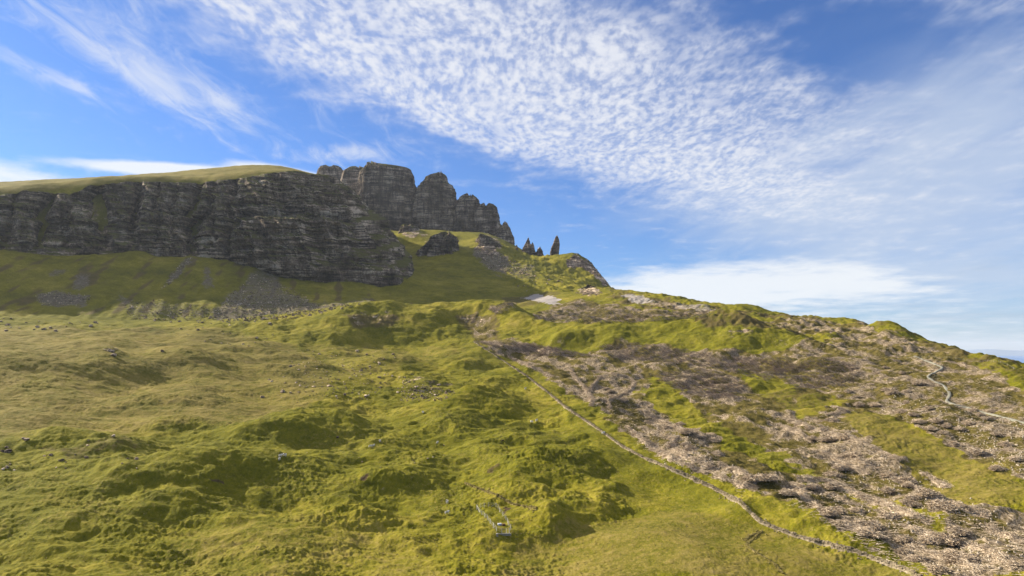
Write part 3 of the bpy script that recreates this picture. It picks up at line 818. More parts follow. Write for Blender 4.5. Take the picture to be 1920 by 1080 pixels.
# ------------------------------------------------------------------ the hillside
V = np.stack([XG, YG, ZG], -1).reshape(-1, 3)
me = mesh_np('hillside', V, grid_faces(na, nr)[:, ::-1])
ca = me.attributes.new('cover_a', 'FLOAT_COLOR', 'POINT')
ca.data.foreach_set('color', np.stack([m_tan, np.clip(m_brash + m_brash2, 0, 1), m_scree, m_lush], -1).astype(np.float32).ravel())
cb = me.attributes.new('cover_b', 'FLOAT_COLOR', 'POINT')
cb.data.foreach_set('color', np.stack([m_rock, m_brown, m_soil, m_pale], -1).astype(np.float32).ravel())
cl = me.attributes.new('litter', 'FLOAT', 'POINT'); cl.data.foreach_set('value', np.ascontiguousarray(litter, np.float32).ravel())
link('hillside', me, M_GROUND, kind='structure')
del V

# ------------------------------------------------------------------ sea and the far shore
SEA_Z = -230.0
m, t = material('sea_water')
g = t.node('ShaderNodeNewGeometry'); pos = g.outputs['Position']
wn = t.noise(t.vm('MULTIPLY', pos, (0.02, 0.006, 0.0)), 1.0, 5, 0.6)
finish(t, t.mix(wn, (0.014, 0.100, 0.290), (0.022, 0.130, 0.330)), 0.42, t.bump(wn, 0.3, 2.0), 0.3)
ang = np.linspace(-1.2, 1.2, 160); rad = np.array([900, 2000, 5000, 12000, 25000, 50000.0])
sv_ = np.stack([np.sin(ang)[:, None] * rad, np.cos(ang)[:, None] * rad, np.full((160, 6), SEA_Z)], -1).reshape(-1, 3)
link('sea', mesh_np('sea', sv_, grid_faces(160, 6)[:, ::-1]), m, kind='structure')
m, t = material('distant_shore')
g = t.node('ShaderNodeNewGeometry')
finish(t, t.mix(t.noise(g.outputs['Position'], 0.0006, 4), (0.10, 0.16, 0.26), (0.14, 0.20, 0.30)), 1.0, None, 0.0)
aa = np.linspace(0.2, 1.1, 300); tt = np.linspace(-1, 1, 24)
hh = 190 + 130 * np.array([float(n2(np.float32(a * 9), np.float32(0.5), 51)) + 0.4 * float(n2(np.float32(a * 30), np.float32(0.5), 52)) for a in aa])
dd2 = 33000 + 3500 * tt
zz = SEA_Z - 8 + hh[:, None] * (np.cos(tt * math.pi / 2) ** 1.2)[None, :]
sv_ = np.stack([np.sin(aa)[:, None] * dd2[None], np.cos(aa)[:, None] * dd2[None], zz], -1).reshape(-1, 3)
link('far_hills', mesh_np('far_hills', sv_, grid_faces(300, 24)[:, ::-1]), m, kind='structure')


# ------------------------------------------------------------------ the big left-hand cliff
def resample(P3, n):
    L = np.concatenate([[0], np.cumsum(np.linalg.norm(np.diff(P3, axis=0), axis=1))])
    s = np.linspace(0, L[-1], n)
    return np.stack([np.interp(s, L, P3[:, k]) for k in range(P3.shape[1])], 1), L[-1]


def pchip_like(P3, n):
    """smoothed polyline"""
    Q3, L = resample(P3, n)
    k = max(3, n // 90)
    ker = np.hanning(2 * k + 1); ker /= ker.sum()
    pad = np.pad(Q3, ((k, k), (0, 0)), mode='edge')
    R3 = np.stack([np.convolve(pad[:, c], ker, 'valid') for c in range(Q3.shape[1])], 1)
    R3[0], R3[-1] = Q3[0], Q3[-1]
    return R3, L


def build_cliff():
    f = np.array([[*at(*p), p[0]] for p in FOOT]); tpp = np.array([[*at(*p), p[0]] for p in TOP])
    # the headland turns away from the camera behind its nose
    extra_f = [(775, 505, 1130), (768, 488, 1200), (752, 470, 1280), (738, 455, 1370), (728, 440, 1470)]
    extra_t = [(634, 340, 1210), (640, 344, 1260), (646, 348, 1320), (650, 350, 1400), (655, 352, 1480)]
    f2 = np.array([[*at(*p), p[0]] for p in extra_f]); t2 = np.array([[*at(*p), p[0]] for p in extra_t])
    nA, nB, M = 1150, 330, 230
    fa, L = resample(f, nA); ta, _ = resample(tpp, nA)
    # pair by picture column so gullies stay upright on the long face, by arclength round the nose
    fu_ = np.interp(np.linspace(0, 1, nA), np.linspace(0, 1, len(f)), f[:, 3])
    fb, _ = pchip_like(np.vstack([f[-1:], f2]), nB); tb, _ = pchip_like(np.vstack([tpp[-1:], t2]), nB)
    fall = np.vstack([fa, fb[1:]]); tall = np.vstack([ta, tb[1:]])
    n = len(fall)
    k = 9; ker = np.hanning(2 * k + 1); ker /= ker.sum()
    def sm(A, c): return np.convolve(np.pad(A[:, c], (k, k), mode='edge'), ker, 'valid')
    fall = np.stack([sm(fall, c) for c in range(4)], 1)
    tall = np.stack([sm(tall, 0), sm(tall, 1), tall[:, 2], sm(tall, 3)], 1)
    arc = np.concatenate([[0], np.cumsum(np.linalg.norm(np.diff(fall[:, :2], axis=0), axis=1))])
    tang = np.gradient((fall[:, :2] + tall[:, :2]) / 2, axis=0)
    k2 = 40; ker2 = np.hanning(2 * k2 + 1); ker2 /= ker2.sum()
    tang = np.stack([np.convolve(np.pad(tang[:, c], (k2, k2), mode='edge'), ker2, 'valid') for c in range(2)], 1)
    tang /= np.linalg.norm(tang, axis=1)[:, None]
    nor = np.stack([tang[:, 1], -tang[:, 0]], 1)              # towards the camera
    t = np.linspace(0, 1, M)[None, :]
    A = arc[:, None]
    H = (tall[:, 2] - fall[:, 2])[:, None]
    # stepped profile: ledges at irregular heights
    dens = np.full((n, M), 0.34)
    for (b, w, a) in ((0.13, 0.02, 2.2), (0.27, 0.018, 2.8), (0.40, 0.014, 1.4), (0.56, 0.02, 3.4), (0.70, 0.013, 1.5), (0.83, 0.014, 1.8), (0.93, 0.012, 1.3)):
        bb = b + 0.03 * n2(A / 90, b * 31 + 0 * A, 61) + 0.012 * n2(A / 20, b * 31 + 0 * A, 62)
        aw = a * np.clip(0.75 + 0.9 * n2(A / 60, b * 57 + 0 * A, 63), 0.05, 2)
        dens += aw * np.exp(-((t - bb) / w) ** 2)
    p = np.cumsum(dens, 1); p = (p - p[:, :1]) / (p[:, -1:] - p[:, :1])
    # rounder nose: the lower steps stay further out
    P3 = np.zeros((n, M, 3))
    P3[..., 0] = fall[:, None, 0] * (1 - p) + tall[:, None, 0] * p
    P3[..., 1] = fall[:, None, 1] * (1 - p) + tall[:, None, 1] * p
    P3[..., 2] = fall[:, None, 2] + H * t
    z = P3[..., 2]; U = fall[:, None, 3] * (1 - t) + tall[:, None, 3] * t
    env = np.sin(np.pi * np.clip(t, 0.0, 1)) ** 0.5 * 0.85 + 0.15
    nose = sstep(U, 560, 700)
    Dp = 18.0 * (0.75 - np.abs(n2(A / 46 + 0.15 * n2(A / 25, z / 40, 3), z / 260, 64)) * 2.0) + 6.0 * (0.5 - np.abs(n2(A / 17 + 0.2 * n2(A / 30, z / 30, 1), z / 120, 65)) * 1.8)
    Dp += 3.0 * n2(A / 6.5, z / 55, 66) + 1.5 * n2(A / 2.6, z / 26, 67)
    strat = n2(A / 140, z / 6.5 + 0.4 * n2(A / 35, z / 20, 2), 68); strat2 = n2(A / 60, z / 2.3, 69)
    Dp += 3.0 * np.tanh(3 * strat) + 0.9 * np.tanh(3 * strat2)
    Dp += 1.0 * n3(P3[..., 0] / 4, P3[..., 1] / 4, z / 3.0, 70) + 0.5 * n3(P3[..., 0] / 1.7, P3[..., 1] / 1.7, z / 1.4, 71)
    col_ = A / 6.0 + 0.5 * n2(z / 30, A / 40, 4); tier = z / 24 + 0.6 * n2(A / 45, z * 0, 5)
    Dp += 4.0 * hsh(col_, tier, 1) + 2.2 * hsh(A / 2.7 + 0.3 * n2(z / 12, A / 20, 6), z / 11 + 0.5 * n2(A / 20, z * 0, 7), 2) + 3.0 * hsh(A / 15 + 0.6 * n2(z / 40, A / 60, 8), tier * 0.6, 3)
    # named gullies (picture column at the top and at the foot, width, depth)
    for (ut, uf, w, dp) in ((103, 58, 8, 32), (186, 196, 11, 24), (262, 245, 7, 20), (373, 352, 9, 30), (405, 398, 4, 11), (448, 428, 5, 14), (30, 5, 7, 10), (330, 322, 6, 10), (300, 285, 5, 10), (140, 122, 6, 9), (-120, -150, 8, 18), (-250, -270, 7, 14)):
        uc = uf * (1 - t) + ut * t + 5 * n2(z / 22, ut + 0 * z, 72)
        Dp -= 2.1 * dp * np.exp(-((U - uc) / (1.1 * w)) ** 2) * (0.45 + 0.55 * t)
    # hollow in the middle and the lower buttress standing proud of the upper face
    Dp -= 12 * np.exp(-((U - 205) / 26) ** 2) * sstep(t, 0.30, 0.5)
    low = sstep(U, 455 - 60 * (0.56 - t), 475 - 60 * (0.56 - t)) * (1 - sstep(t, 0.55, 0.60)) * (1 - sstep(U, 560, 690))
    Dp += 17 * low
    Dp += 8 * sstep(U, 462, 476) * (1 - sstep(U, 520, 600)) * sstep(t, 0.6, 0.64)
    Dp = Dp * env * (1 - 0.25 * nose) + 5.0 * (1 - nose)
    P3[..., 0] += nor[:, None, 0] * Dp; P3[..., 1] += nor[:, None, 1] * Dp
    P3[..., 2] += 0.5 * n3(P3[..., 0] / 5, P3[..., 1] / 5, z / 5, 73)
    P3[:, -1, 2] += 1.6 * n2(arc / 9, arc * 0, 74) + 0.8 * n2(arc / 3, arc * 0, 75)
    # skirt below ground and a lip running back onto the plateau
    sk = P3[:, :1].copy(); sk[..., 2] -= 24; sk[..., 0] -= nor[:, None, 0] * 6; sk[..., 1] -= nor[:, None, 1] * 6
    lips = []
    for (bk, dn) in ((4, -0.6), (12, -1.5), (28, -5.0), (45, -14.0)):
        lp = P3[:, -1:].copy(); lp[..., 0] -= nor[:, None, 0] * bk; lp[..., 1] -= nor[:, None, 1] * bk; lp[..., 2] += dn + 0.6 * n2(arc / 7, arc * 0 + bk, 76)[:, None]
        lips.append(lp)
    G = np.concatenate([sk, P3] + lips, 1)
    return mesh_np('cliff', G.reshape(-1, 3), grid_faces(n, G.shape[1])[:, ::-1])


link('cliff', build_cliff(), M_CLIFF, label='long dark layered basalt cliff with grassy top above the green talus slope on the left', category='cliff')


# ------------------------------------------------------------------ buttresses, needles and stacks of the ridge
def stack(name, levels, d, mat, label, cat, group=None, depth=0.8, foot=14.0, flute=1.0, seed=0, na_=150, nz_=150, blocky=1.0, lean=0.0, strata=0.35):
    lv = np.array(levels, float)
    lv = lv[np.argsort(lv[:, 0])]
    px2m = d / F
    top_v, bot_v = lv[0, 0], lv[-1, 0]
    uc0 = (lv[-1, 1] + lv[-1, 2]) / 2
    base = at(uc0, bot_v, d)
    v = np.linspace(bot_v, top_v, nz_)
    uL = np.interp(v, lv[:, 0], lv[:, 1]); uR = np.interp(v, lv[:, 0], lv[:, 2])
    az = np.arctan2(base[0], base[1])
    ex = np.array([math.cos(az), -math.sin(az), 0]); ey = np.array([math.sin(az), math.cos(az), 0])
    h = (bot_v - v) * px2m * 1.02
    cx = ((uL + uR) / 2 - uc0) * px2m; rx = (uR - uL) / 2 * px2m
    rx_base = rx[0]
    ry = np.minimum(depth * rx_base, depth * (0.35 * rx_base + 0.65 * rx)) if depth < 3 else np.full(nz_, depth) * (0.5 + 0.5 * rx / rx_base)
    th = np.linspace(0, 2 * np.pi, na_, endpoint=False)
    ct, st = np.cos(th), np.sin(th)
    e = 0.6
    ux = np.sign(ct) * np.abs(ct) ** e; uy = np.sign(st) * np.abs(st) ** e
    Xl = cx[None, :] + rx[None, :] * ux[:, None]; Yl = ry[None, :] * uy[:, None] + ry[0] * 0.15
    Zl = np.repeat(h[None, :], na_, 0)
    sx = np.repeat(ux[:, None] * rx_base, nz_, 1); sy = np.repeat(uy[:, None] * ry[0], nz_, 1)
    sc = min(1.0, rx_base / 18.0)
    k = flute * sc
    dp = 3.2 * k * (0.45 - np.abs(n3(sx / (13 * sc), sy / (13 * sc), Zl / (90 * sc), seed)) * 1.6) + 1.6 * k * n3(sx / (5 * sc), sy / (5 * sc), Zl / (45 * sc), seed + 1) + 0.8 * k * n3(sx / (2.1 * sc), sy / (2.1 * sc), Zl / (14 * sc), seed + 2)
    dp += strata * (1.3 * k * np.tanh(3 * n3(sx / 90, sy / 90, Zl / (6.5 * sc), seed + 3)) + 0.6 * k * np.tanh(3 * n3(sx / 40, sy / 40, Zl / (2.4 * sc), seed + 4)))
    dp += blocky * 1.6 * k * np.tanh(6 * n3(sx / (10 * sc), sy / (10 * sc), Zl / (130 * sc), seed + 8)) - blocky * 2.2 * k * np.exp(-(n3(sx / (12 * sc), sy / (12 * sc), Zl / (300 * sc), seed + 9) / 0.06) ** 2) + blocky * 0.8 * k * np.tanh(4 * n3(Xl / (4 * sc), Yl / (4 * sc), Zl / (5 * sc), seed + 5))
    am = th[:, None] * (rx_base + ry[0]) / 2
    dp += blocky * k * (3.6 * hsh(am / (6.5 * sc) + 0.4 * n2(Zl / (40 * sc), am / (30 * sc), seed), Zl / (34 * sc) + 0.5 * n2(am / (25 * sc), Zl * 0, seed + 1), seed) + 1.8 * hsh(am / (2.8 * sc), Zl / (13 * sc) + 0.4 * n2(am / (9 * sc), Zl * 0, seed + 2), seed + 1))
    fade = np.clip(rx / (0.25 * rx_base), 0.15, 1)[None, :]
    dp = dp * fade - 0.8 * k
    nx = ux / np.maximum(np.hypot(ux, uy), 1e-6); ny = uy / np.maximum(np.hypot(ux, uy), 1e-6)
    Xl = Xl + nx[:, None] * dp; Yl = Yl + ny[:, None] * dp
    Zl = Zl + 0.5 * k * n3(Xl / (4 * sc), Yl / (4 * sc), Zl / (4 * sc), seed + 6)
    tt_ = np.linspace(0, 1, nz_)[None, :]
    Zl = Zl + tt_ ** 6 * min(0.2 * h[-1], 9.0 * k) * blocky * (n3(sx / (9 * sc), sy / (9 * sc), 0 * Zl, seed + 10) + 0.5 * np.tanh(4 * n3(sx / (4 * sc), sy / (4 * sc), 0 * Zl, seed + 11)) - 0.25 + 1.1 * hsh(am / (6.5 * sc), Zl * 0, seed + 3))
    rings_x, rings_y, rings_z = [Xl], [Yl], [Zl]
    top_h = Zl[:, -1:]
    for q in (0.8, 0.5, 0.22, 0.02):            # close the top with a rough cap
        mx_, my_ = Xl[:, -1:].mean(), Yl[:, -1:].mean()
        x = mx_ + (Xl[:, -1:] - mx_) * q; y = my_ + (Yl[:, -1:] - my_) * q
        rings_x.append(x); rings_y.append(y)
        rings_z.append(top_h.mean() + (top_h - top_h.mean()) * q + (1 - q) * 0.05 * rx[-1] + 0.5 * k * n2(x / (5 * sc), y / (5 * sc), seed + 7))
    Xa = np.concatenate([Xl[:, :1] * 1.06] + rings_x, 1); Ya = np.concatenate([Yl[:, :1] * 1.06] + rings_y, 1); Za = np.concatenate([Zl[:, :1] - foot] + rings_z, 1)
    P3 = Xa[..., None] * ex + Ya[..., None] * ey + Za[..., None] * np.array([0, 0, 1.0])
    me = mesh_np(name, P3.reshape(-1, 3), grid_faces(na_, Za.shape[1], True))
    o = link(name, me, mat, label=label, category=cat, group=group)
    o.location = base
    return o


GB = 'buttresses of the far summit cliffs'
stack('rock_buttress', [(317, 601, 630), (319, 597, 637), (324, 594, 641), (345, 588, 650), (440, 580, 660)], 1980, M_FAR, 'low flat-topped far buttress showing just above the end of the long cliff', 'buttress', GB, 0.8, 60, 1.0, 101, blocky=0.35)
stack('rock_buttress', [(317, 660, 678), (319, 652, 684), (326, 641, 692), (350, 636, 700), (440, 632, 706)], 1920, M_FAR, 'grass-capped far buttress between the flat-topped one and the broad summit block', 'buttress', GB, 0.8, 60, 1.0, 111, blocky=0.35)
stack('rock_buttress', [(313, 687, 706), (315.5, 681, 730), (318, 679, 752), (321, 677.5, 767), (324, 676, 770), (333, 673, 773), (344, 672, 774), (356, 671, 779.5), (375, 669, 781), (400, 665, 783), (442, 656, 786)], 1800, M_FAR, 'broadest and tallest summit buttress with a flat top and pale lit left edge', 'buttress', GB, 0.65, 50, 1.1, 121, 220, 220, blocky=0.75)
stack('rock_buttress', [(328.5, 820, 828), (330.5, 814, 832), (332, 806, 834), (335, 797, 835.5), (341, 794, 837), (345, 788, 840), (349, 786, 847), (355, 781, 852), (362, 778, 853.5), (376, 777, 854), (378, 776, 858), (400, 775, 863), (425, 774, 868), (450, 771, 874)], 1750, M_FAR, 'pointed summit buttress with a jagged crest standing right of the broad block', 'buttress', GB, 0.75, 50, 1.1, 131, 200, 220)
stack('rock_buttress', [(368.5, 874, 888), (370.5, 868, 892), (372, 864, 893), (375, 857, 896), (388, 854, 900), (410, 853, 904), (455, 850, 909)], 1720, M_FAR, 'narrow rounded buttress stepping down right of the pointed summit buttress', 'buttress', GB, 0.9, 40, 0.9, 141)
stack('rock_buttress', [(385.5, 904, 917), (387.5, 899, 925), (394, 894, 932), (408, 890, 936), (430, 888, 939), (465, 886, 943)], 1690, M_FAR, 'second rounded buttress in the row stepping down to the right', 'buttress', GB, 0.9, 40, 0.9, 151)
stack('rock_buttress', [(421.5, 934, 948), (424, 931, 954), (432, 929, 959), (443, 928, 963), (470, 926, 966)], 1650, M_FAR, 'lowest and last buttress of the summit row beside the needles', 'buttress', GB, 1.0, 40, 0.9, 161)
GN = 'rock needles on the pinnacle ridge'
stack('rock_needle', [(442.5, 1043.4, 1045.6), (445, 1041.8, 1046.6), (449, 1039.8, 1047.8), (455, 1037.6, 1048.9), (462, 1034.8, 1049), (469, 1032.6, 1048.6), (475, 1031.4, 1048), (481, 1031.4, 1047.8), (488, 1032.2, 1047.2)], 1428, M_PIN, 'tall leaning lone rock needle standing on the ridge against the sky', 'rock needle', None, 0.75, 8, 0.8, 201, 120, 160, 0.6)
stack('rock_needle', [(448, 990.2, 991.6), (452, 989, 992.4), (457, 986.3, 993), (463, 983, 996), (470, 980, 999), (479, 978, 1001)], 1418, M_PIN, 'jagged spire tallest in the cluster of small needles left of the lone needle', 'rock needle', GN, 0.8, 8, 0.9, 211, 100, 110)
stack('rock_needle', [(456, 997, 998.6), (459, 996.4, 1000.6), (464, 995.6, 1002), (472, 994.4, 1003.6), (481, 993, 1005)], 1414, M_PIN, 'thin needle touching the right side of the tallest jagged spire', 'rock needle', GN, 0.8, 8, 0.9, 221, 80, 90)
stack('rock_needle', [(465.5, 1012, 1014.2), (468, 1008.5, 1016), (473, 1005.5, 1018.2), (480, 1004, 1020), (487, 1003, 1021.5)], 1418, M_PIN, 'squat blocky needle between the jagged spires and the lone needle', 'rock needle', GN, 0.8, 8, 0.9, 231, 90, 90)
stack('rock_needle', [(459, 968.2, 969.4), (463, 967.2, 970.4), (470, 966, 971.6)], 1405, M_PIN, 'tiny rock tooth on the ridge at the foot of the last summit buttress', 'rock needle', GN, 0.8, 6, 0.8, 241, 60, 60)
stack('rock_needle', [(498, 1108.2, 1109.6), (501, 1107, 1110.8), (508, 1105.5, 1113)], 1372, M_PIN, 'small rock tooth on the falling crest right of the lone needle', 'rock needle', GN, 0.9, 8, 0.8, 251, 60, 60)
GC = 'crags on the grassy slope below the summit cliffs'
stack('crag', [(437.5, 834, 843), (439.5, 822, 849), (443, 812, 853), (449, 806, 854), (456, 801, 855.5), (466, 790, 856), (478, 780, 857)], 1352, M_FAR, 'dark square crag with a steep face on the slope below the pointed buttress', 'crag', GC, 0.8, 14, 1.5, 301)
stack('crag', [(422.5, 758, 772), (425, 754, 780), (430, 752, 786), (438, 749, 790)], 1520, M_FAR, 'small pale flat crag at the foot of the broad summit block', 'crag', GC, 0.8, 14, 0.9, 311, 90, 70)
stack('crag', [(441, 899, 904), (445, 896, 915), (450, 893, 924), (458, 891, 934), (474, 887, 944)], 1388, M_FAR, 'broken rubbly crag topping the knoll below the narrow buttresses', 'crag', GC, 0.8, 14, 1.2, 321, 120, 90)
stack('crag', [(536, 1100, 1108), (538.5, 1094, 1116), (543, 1090, 1124), (552, 1087, 1128)], 1020, M_FAR, 'pale lit cluster of crags below the crest right of the lone needle', 'crag', GC, 0.7, 8, 1.3, 331, 100, 70)
stack('crag', [(481, 1078, 1084), (487, 1074, 1098), (496, 1070, 1110), (510, 1072, 1122), (522, 1080, 1130)], 1378, M_CLIFF, 'dark rocky brow of the crest just right of the lone needle', 'crag', GC, 0.8, 20, 1.2, 341, 120, 90)


# ------------------------------------------------------------------ small things
def pline(pts, step):
    """pixel polyline -> ground polyline with even spacing in metres"""
    w = []
    p = np.array(pts, float)
    for k in range(len(p) - 1):
        for f in np.linspace(0, 1, 12, endpoint=False):
            q = p[k] * (1 - f) + p[k + 1] * f
            h = hit(q[0], q[1])
            if h is not None: w.append(h)
    w = np.array(w)
    keep = [0]
    for k in range(1, len(w)):
        if 0.3 < np.hypot(*(w[k, :2] - w[keep[-1], :2])) < 45: keep.append(k)
    w = w[keep]
    L = np.concatenate([[0], np.cumsum(np.hypot(np.diff(w[:, 0]), np.diff(w[:, 1])))])
    n = max(3, int(L[-1] / step))
    s = np.linspace(0, L[-1], n)
    x = np.interp(s, L, w[:, 0]); y = np.interp(s, L, w[:, 1])
    k = 2; ker = np.ones(2 * k + 1) / (2 * k + 1)
    if n > 8:
        x = np.convolve(np.pad(x, k, mode='edge'), ker, 'valid'); y = np.convolve(np.pad(y, k, mode='edge'), ker, 'valid')
    return np.stack([x, y], 1), L[-1]


def boxes(cen, size, yaw, tilt=None, jit=0.12, rng=RNG):
    """many rough stones: arrays of centres, half sizes and turns -> vertices, quads"""
    n = len(cen)
    cube = np.array([[sx, sy, sz] for sx in (-1, 1) for sy in (-1, 1) for sz in (-1, 1)], float)
    v = cube[None] * size[:, None, :] * (1 + rng.uniform(-jit * 2, jit * 2, (n, 8, 3)))
    c, s = np.cos(yaw)[:, None], np.sin(yaw)[:, None]
    x = v[..., 0] * c - v[..., 1] * s; y = v[..., 0] * s + v[..., 1] * c
    v = np.stack([x, y, v[..., 2]], -1) + cen[:, None, :]
    q = np.array([[0, 1, 3, 2], [4, 6, 7, 5], [0, 4, 5, 1], [2, 3, 7, 6], [0, 2, 6, 4], [1, 5, 7, 3]])
    return v.reshape(-1, 3), (q[None] + 8 * np.arange(n)[:, None, None]).reshape(-1, 4)


def sticks(a, b, r0, r1):
    """tapered three-sided sticks from a to b"""
    n = len(a)
    d = b - a; d /= np.maximum(np.linalg.norm(d, axis=1)[:, None], 1e-6)
    up = np.where(np.abs(d[:, 2:]) > 0.9, np.array([[1.0, 0, 0]]), np.array([[0, 0, 1.0]]))
    s = np.cross(d, up); s /= np.linalg.norm(s, axis=1)[:, None]; t = np.cross(d, s)
    vs = []
    for (p, r) in ((a, r0), (b, r1)):
        for k in range(3):
            th = 2 * math.pi * k / 3
            vs.append(p + (s * math.cos(th) + t * math.sin(th)) * np.reshape(r, (-1, 1)))
    v = np.stack(vs, 1).reshape(-1, 3)
    q = np.array([[0, 1, 4, 3], [1, 2, 5, 4], [2, 0, 3, 5]])
    return v, (q[None] + 6 * np.arange(n)[:, None, None]).reshape(-1, 4)


def merge(parts):
    vs, qs, o = [], [], 0
    for v, q in parts:
        vs.append(v); qs.append(q + o); o += len(v)
    return np.concatenate(vs), np.concatenate(qs)


# materials of the small things
m, t = material('dyke_stone')
g = t.node('ShaderNodeNewGeometry'); pos = g.outputs['Position']
st = t.add(t.mul(t.noise(pos, 1.3, 4, 0.7), 0.7), t.mul(t.noise(pos, 0.12, 3), 0.3))
wc = ramp(t, st, [(0.36, (0.080, 0.063, 0.038)), (0.5, (0.19, 0.152, 0.096)), (0.64, (0.32, 0.262, 0.175))])
finish(t, t.mix(t.mul(t.step(t.noise(pos, 0.35, 4), 0.55, 0.7), 0.6), wc, (0.11, 0.10, 0.025)), 0.95, t.bump(t.noise(pos, 5.0, 4), 0.5, 0.05))
M_DYKE = m
m, t = material('dead_wood')
g = t.node('ShaderNodeNewGeometry'); pos = g.outputs['Position']
rnd = g.outputs['Random Per Island']
wc = ramp(t, rnd, [(0.0, (0.24, 0.178, 0.112)), (0.45, (0.46, 0.360, 0.245)), (0.8, (0.60, 0.49, 0.355)), (1.0, (0.72, 0.61, 0.47))])
wc = t.mix(1.0, wc, ramp(t, t.noise(pos, 2.6, 4, 0.75), [(0.36, (0.30, 0.26, 0.22)), (0.48, (0.85, 0.85, 0.85)), (0.62, (1.15, 1.15, 1.15))]), 'MULTIPLY')
finish(t, t.mix(t.mul(t.step(t.noise(pos, 0.25, 4), 0.45, 0.7), 0.35), wc, (0.15, 0.105, 0.07)), 0.9, t.bump(t.noise(pos, 3.0, 4), 0.8, 0.3))
M_WOOD = m
m, t = material('brown_bough')
g = t.node('ShaderNodeNewGeometry'); pos = g.outputs['Position']
wc = ramp(t, g.outputs['Random Per Island'], [(0.0, (0.16, 0.115, 0.085)), (0.5, (0.29, 0.222, 0.168)), (1.0, (0.44, 0.36, 0.285))])
finish(t, wc, 0.9)
M_BOUGH = m
m, t = material('cut_wood')
g = t.node('ShaderNodeNewGeometry')
finish(t, t.mix(t.noise(g.outputs['Position'], 0.8, 3), (0.22, 0.175, 0.12), (0.50, 0.43, 0.33)), 0.8)
M_CUT = m
m, t = material('path_gravel')
g = t.node('ShaderNodeNewGeometry'); pos = g.outputs['Position']
finish(t, t.mix(t.noise(pos, 1.2, 5, 0.7), (0.14, 0.135, 0.10), (0.235, 0.225, 0.18)), 0.95, t.bump(t.noise(pos, 5, 4), 0.4, 0.05))
M_PATH = m
m, t = material('fleece')
g = t.node('ShaderNodeNewGeometry')
finish(t, t.mix(t.noise(g.outputs['Position'], 6, 4), (0.50, 0.47, 0.40), (0.72, 0.69, 0.62)), 0.95, t.bump(t.noise(g.outputs['Position'], 12, 3), 0.6, 0.05))
M_WOOL = m
m, t = material('sheep_face')
finish(t, (0.06, 0.05, 0.045), 0.8)
M_FACE = m
m, t = material('fence_post_wood')
g = t.node('ShaderNodeNewGeometry')
finish(t, t.mix(t.noise(g.outputs['Position'], 3, 4), (0.36, 0.33, 0.27), (0.55, 0.51, 0.43)), 0.8)
M_POST = m
m, t = material('fence_wire')
finish(t, (0.30, 0.30, 0.30), 0.5, None, 0.5)
M_WIRE = m
m, t = material('pale_plastic')
g = t.node('ShaderNodeNewGeometry')
finish(t, t.mix(t.noise(g.outputs['Position'], 3, 3), (0.36, 0.39, 0.48), (0.50, 0.53, 0.60)), 0.5, None, 0.3)
M_TANK = m
m, t = material('old_concrete')
g = t.node('ShaderNodeNewGeometry')
finish(t, t.mix(t.noise(g.outputs['Position'], 2, 4), (0.16, 0.15, 0.12), (0.30, 0.28, 0.23)), 0.9)
M_CONC = m
m, t = material('rusty_lid')
finish(t, (0.10, 0.055, 0.03), 0.8)
M_RUST = m
m, t = material('rush')
g = t.node('ShaderNodeNewGeometry')
finish(t, ramp(t, g.outputs['Random Per Island'], [(0.0, (0.14, 0.13, 0.02)), (0.6, (0.24, 0.19, 0.05)), (1.0, (0.36, 0.28, 0.12))]), 0.9)
M_RUSH = m

m, t = material('turf_bank')
g = t.node('ShaderNodeNewGeometry'); pos = g.outputs['Position']
finish(t, ramp(t, t.noise(pos, 1.2, 5, 0.7), [(0.35, (0.07, 0.06, 0.012)), (0.5, (0.15, 0.12, 0.03)), (0.66, (0.24, 0.19, 0.08))]), 0.95, t.bump(t.noise(pos, 4, 4), 0.6, 0.1))
M_TURF = m

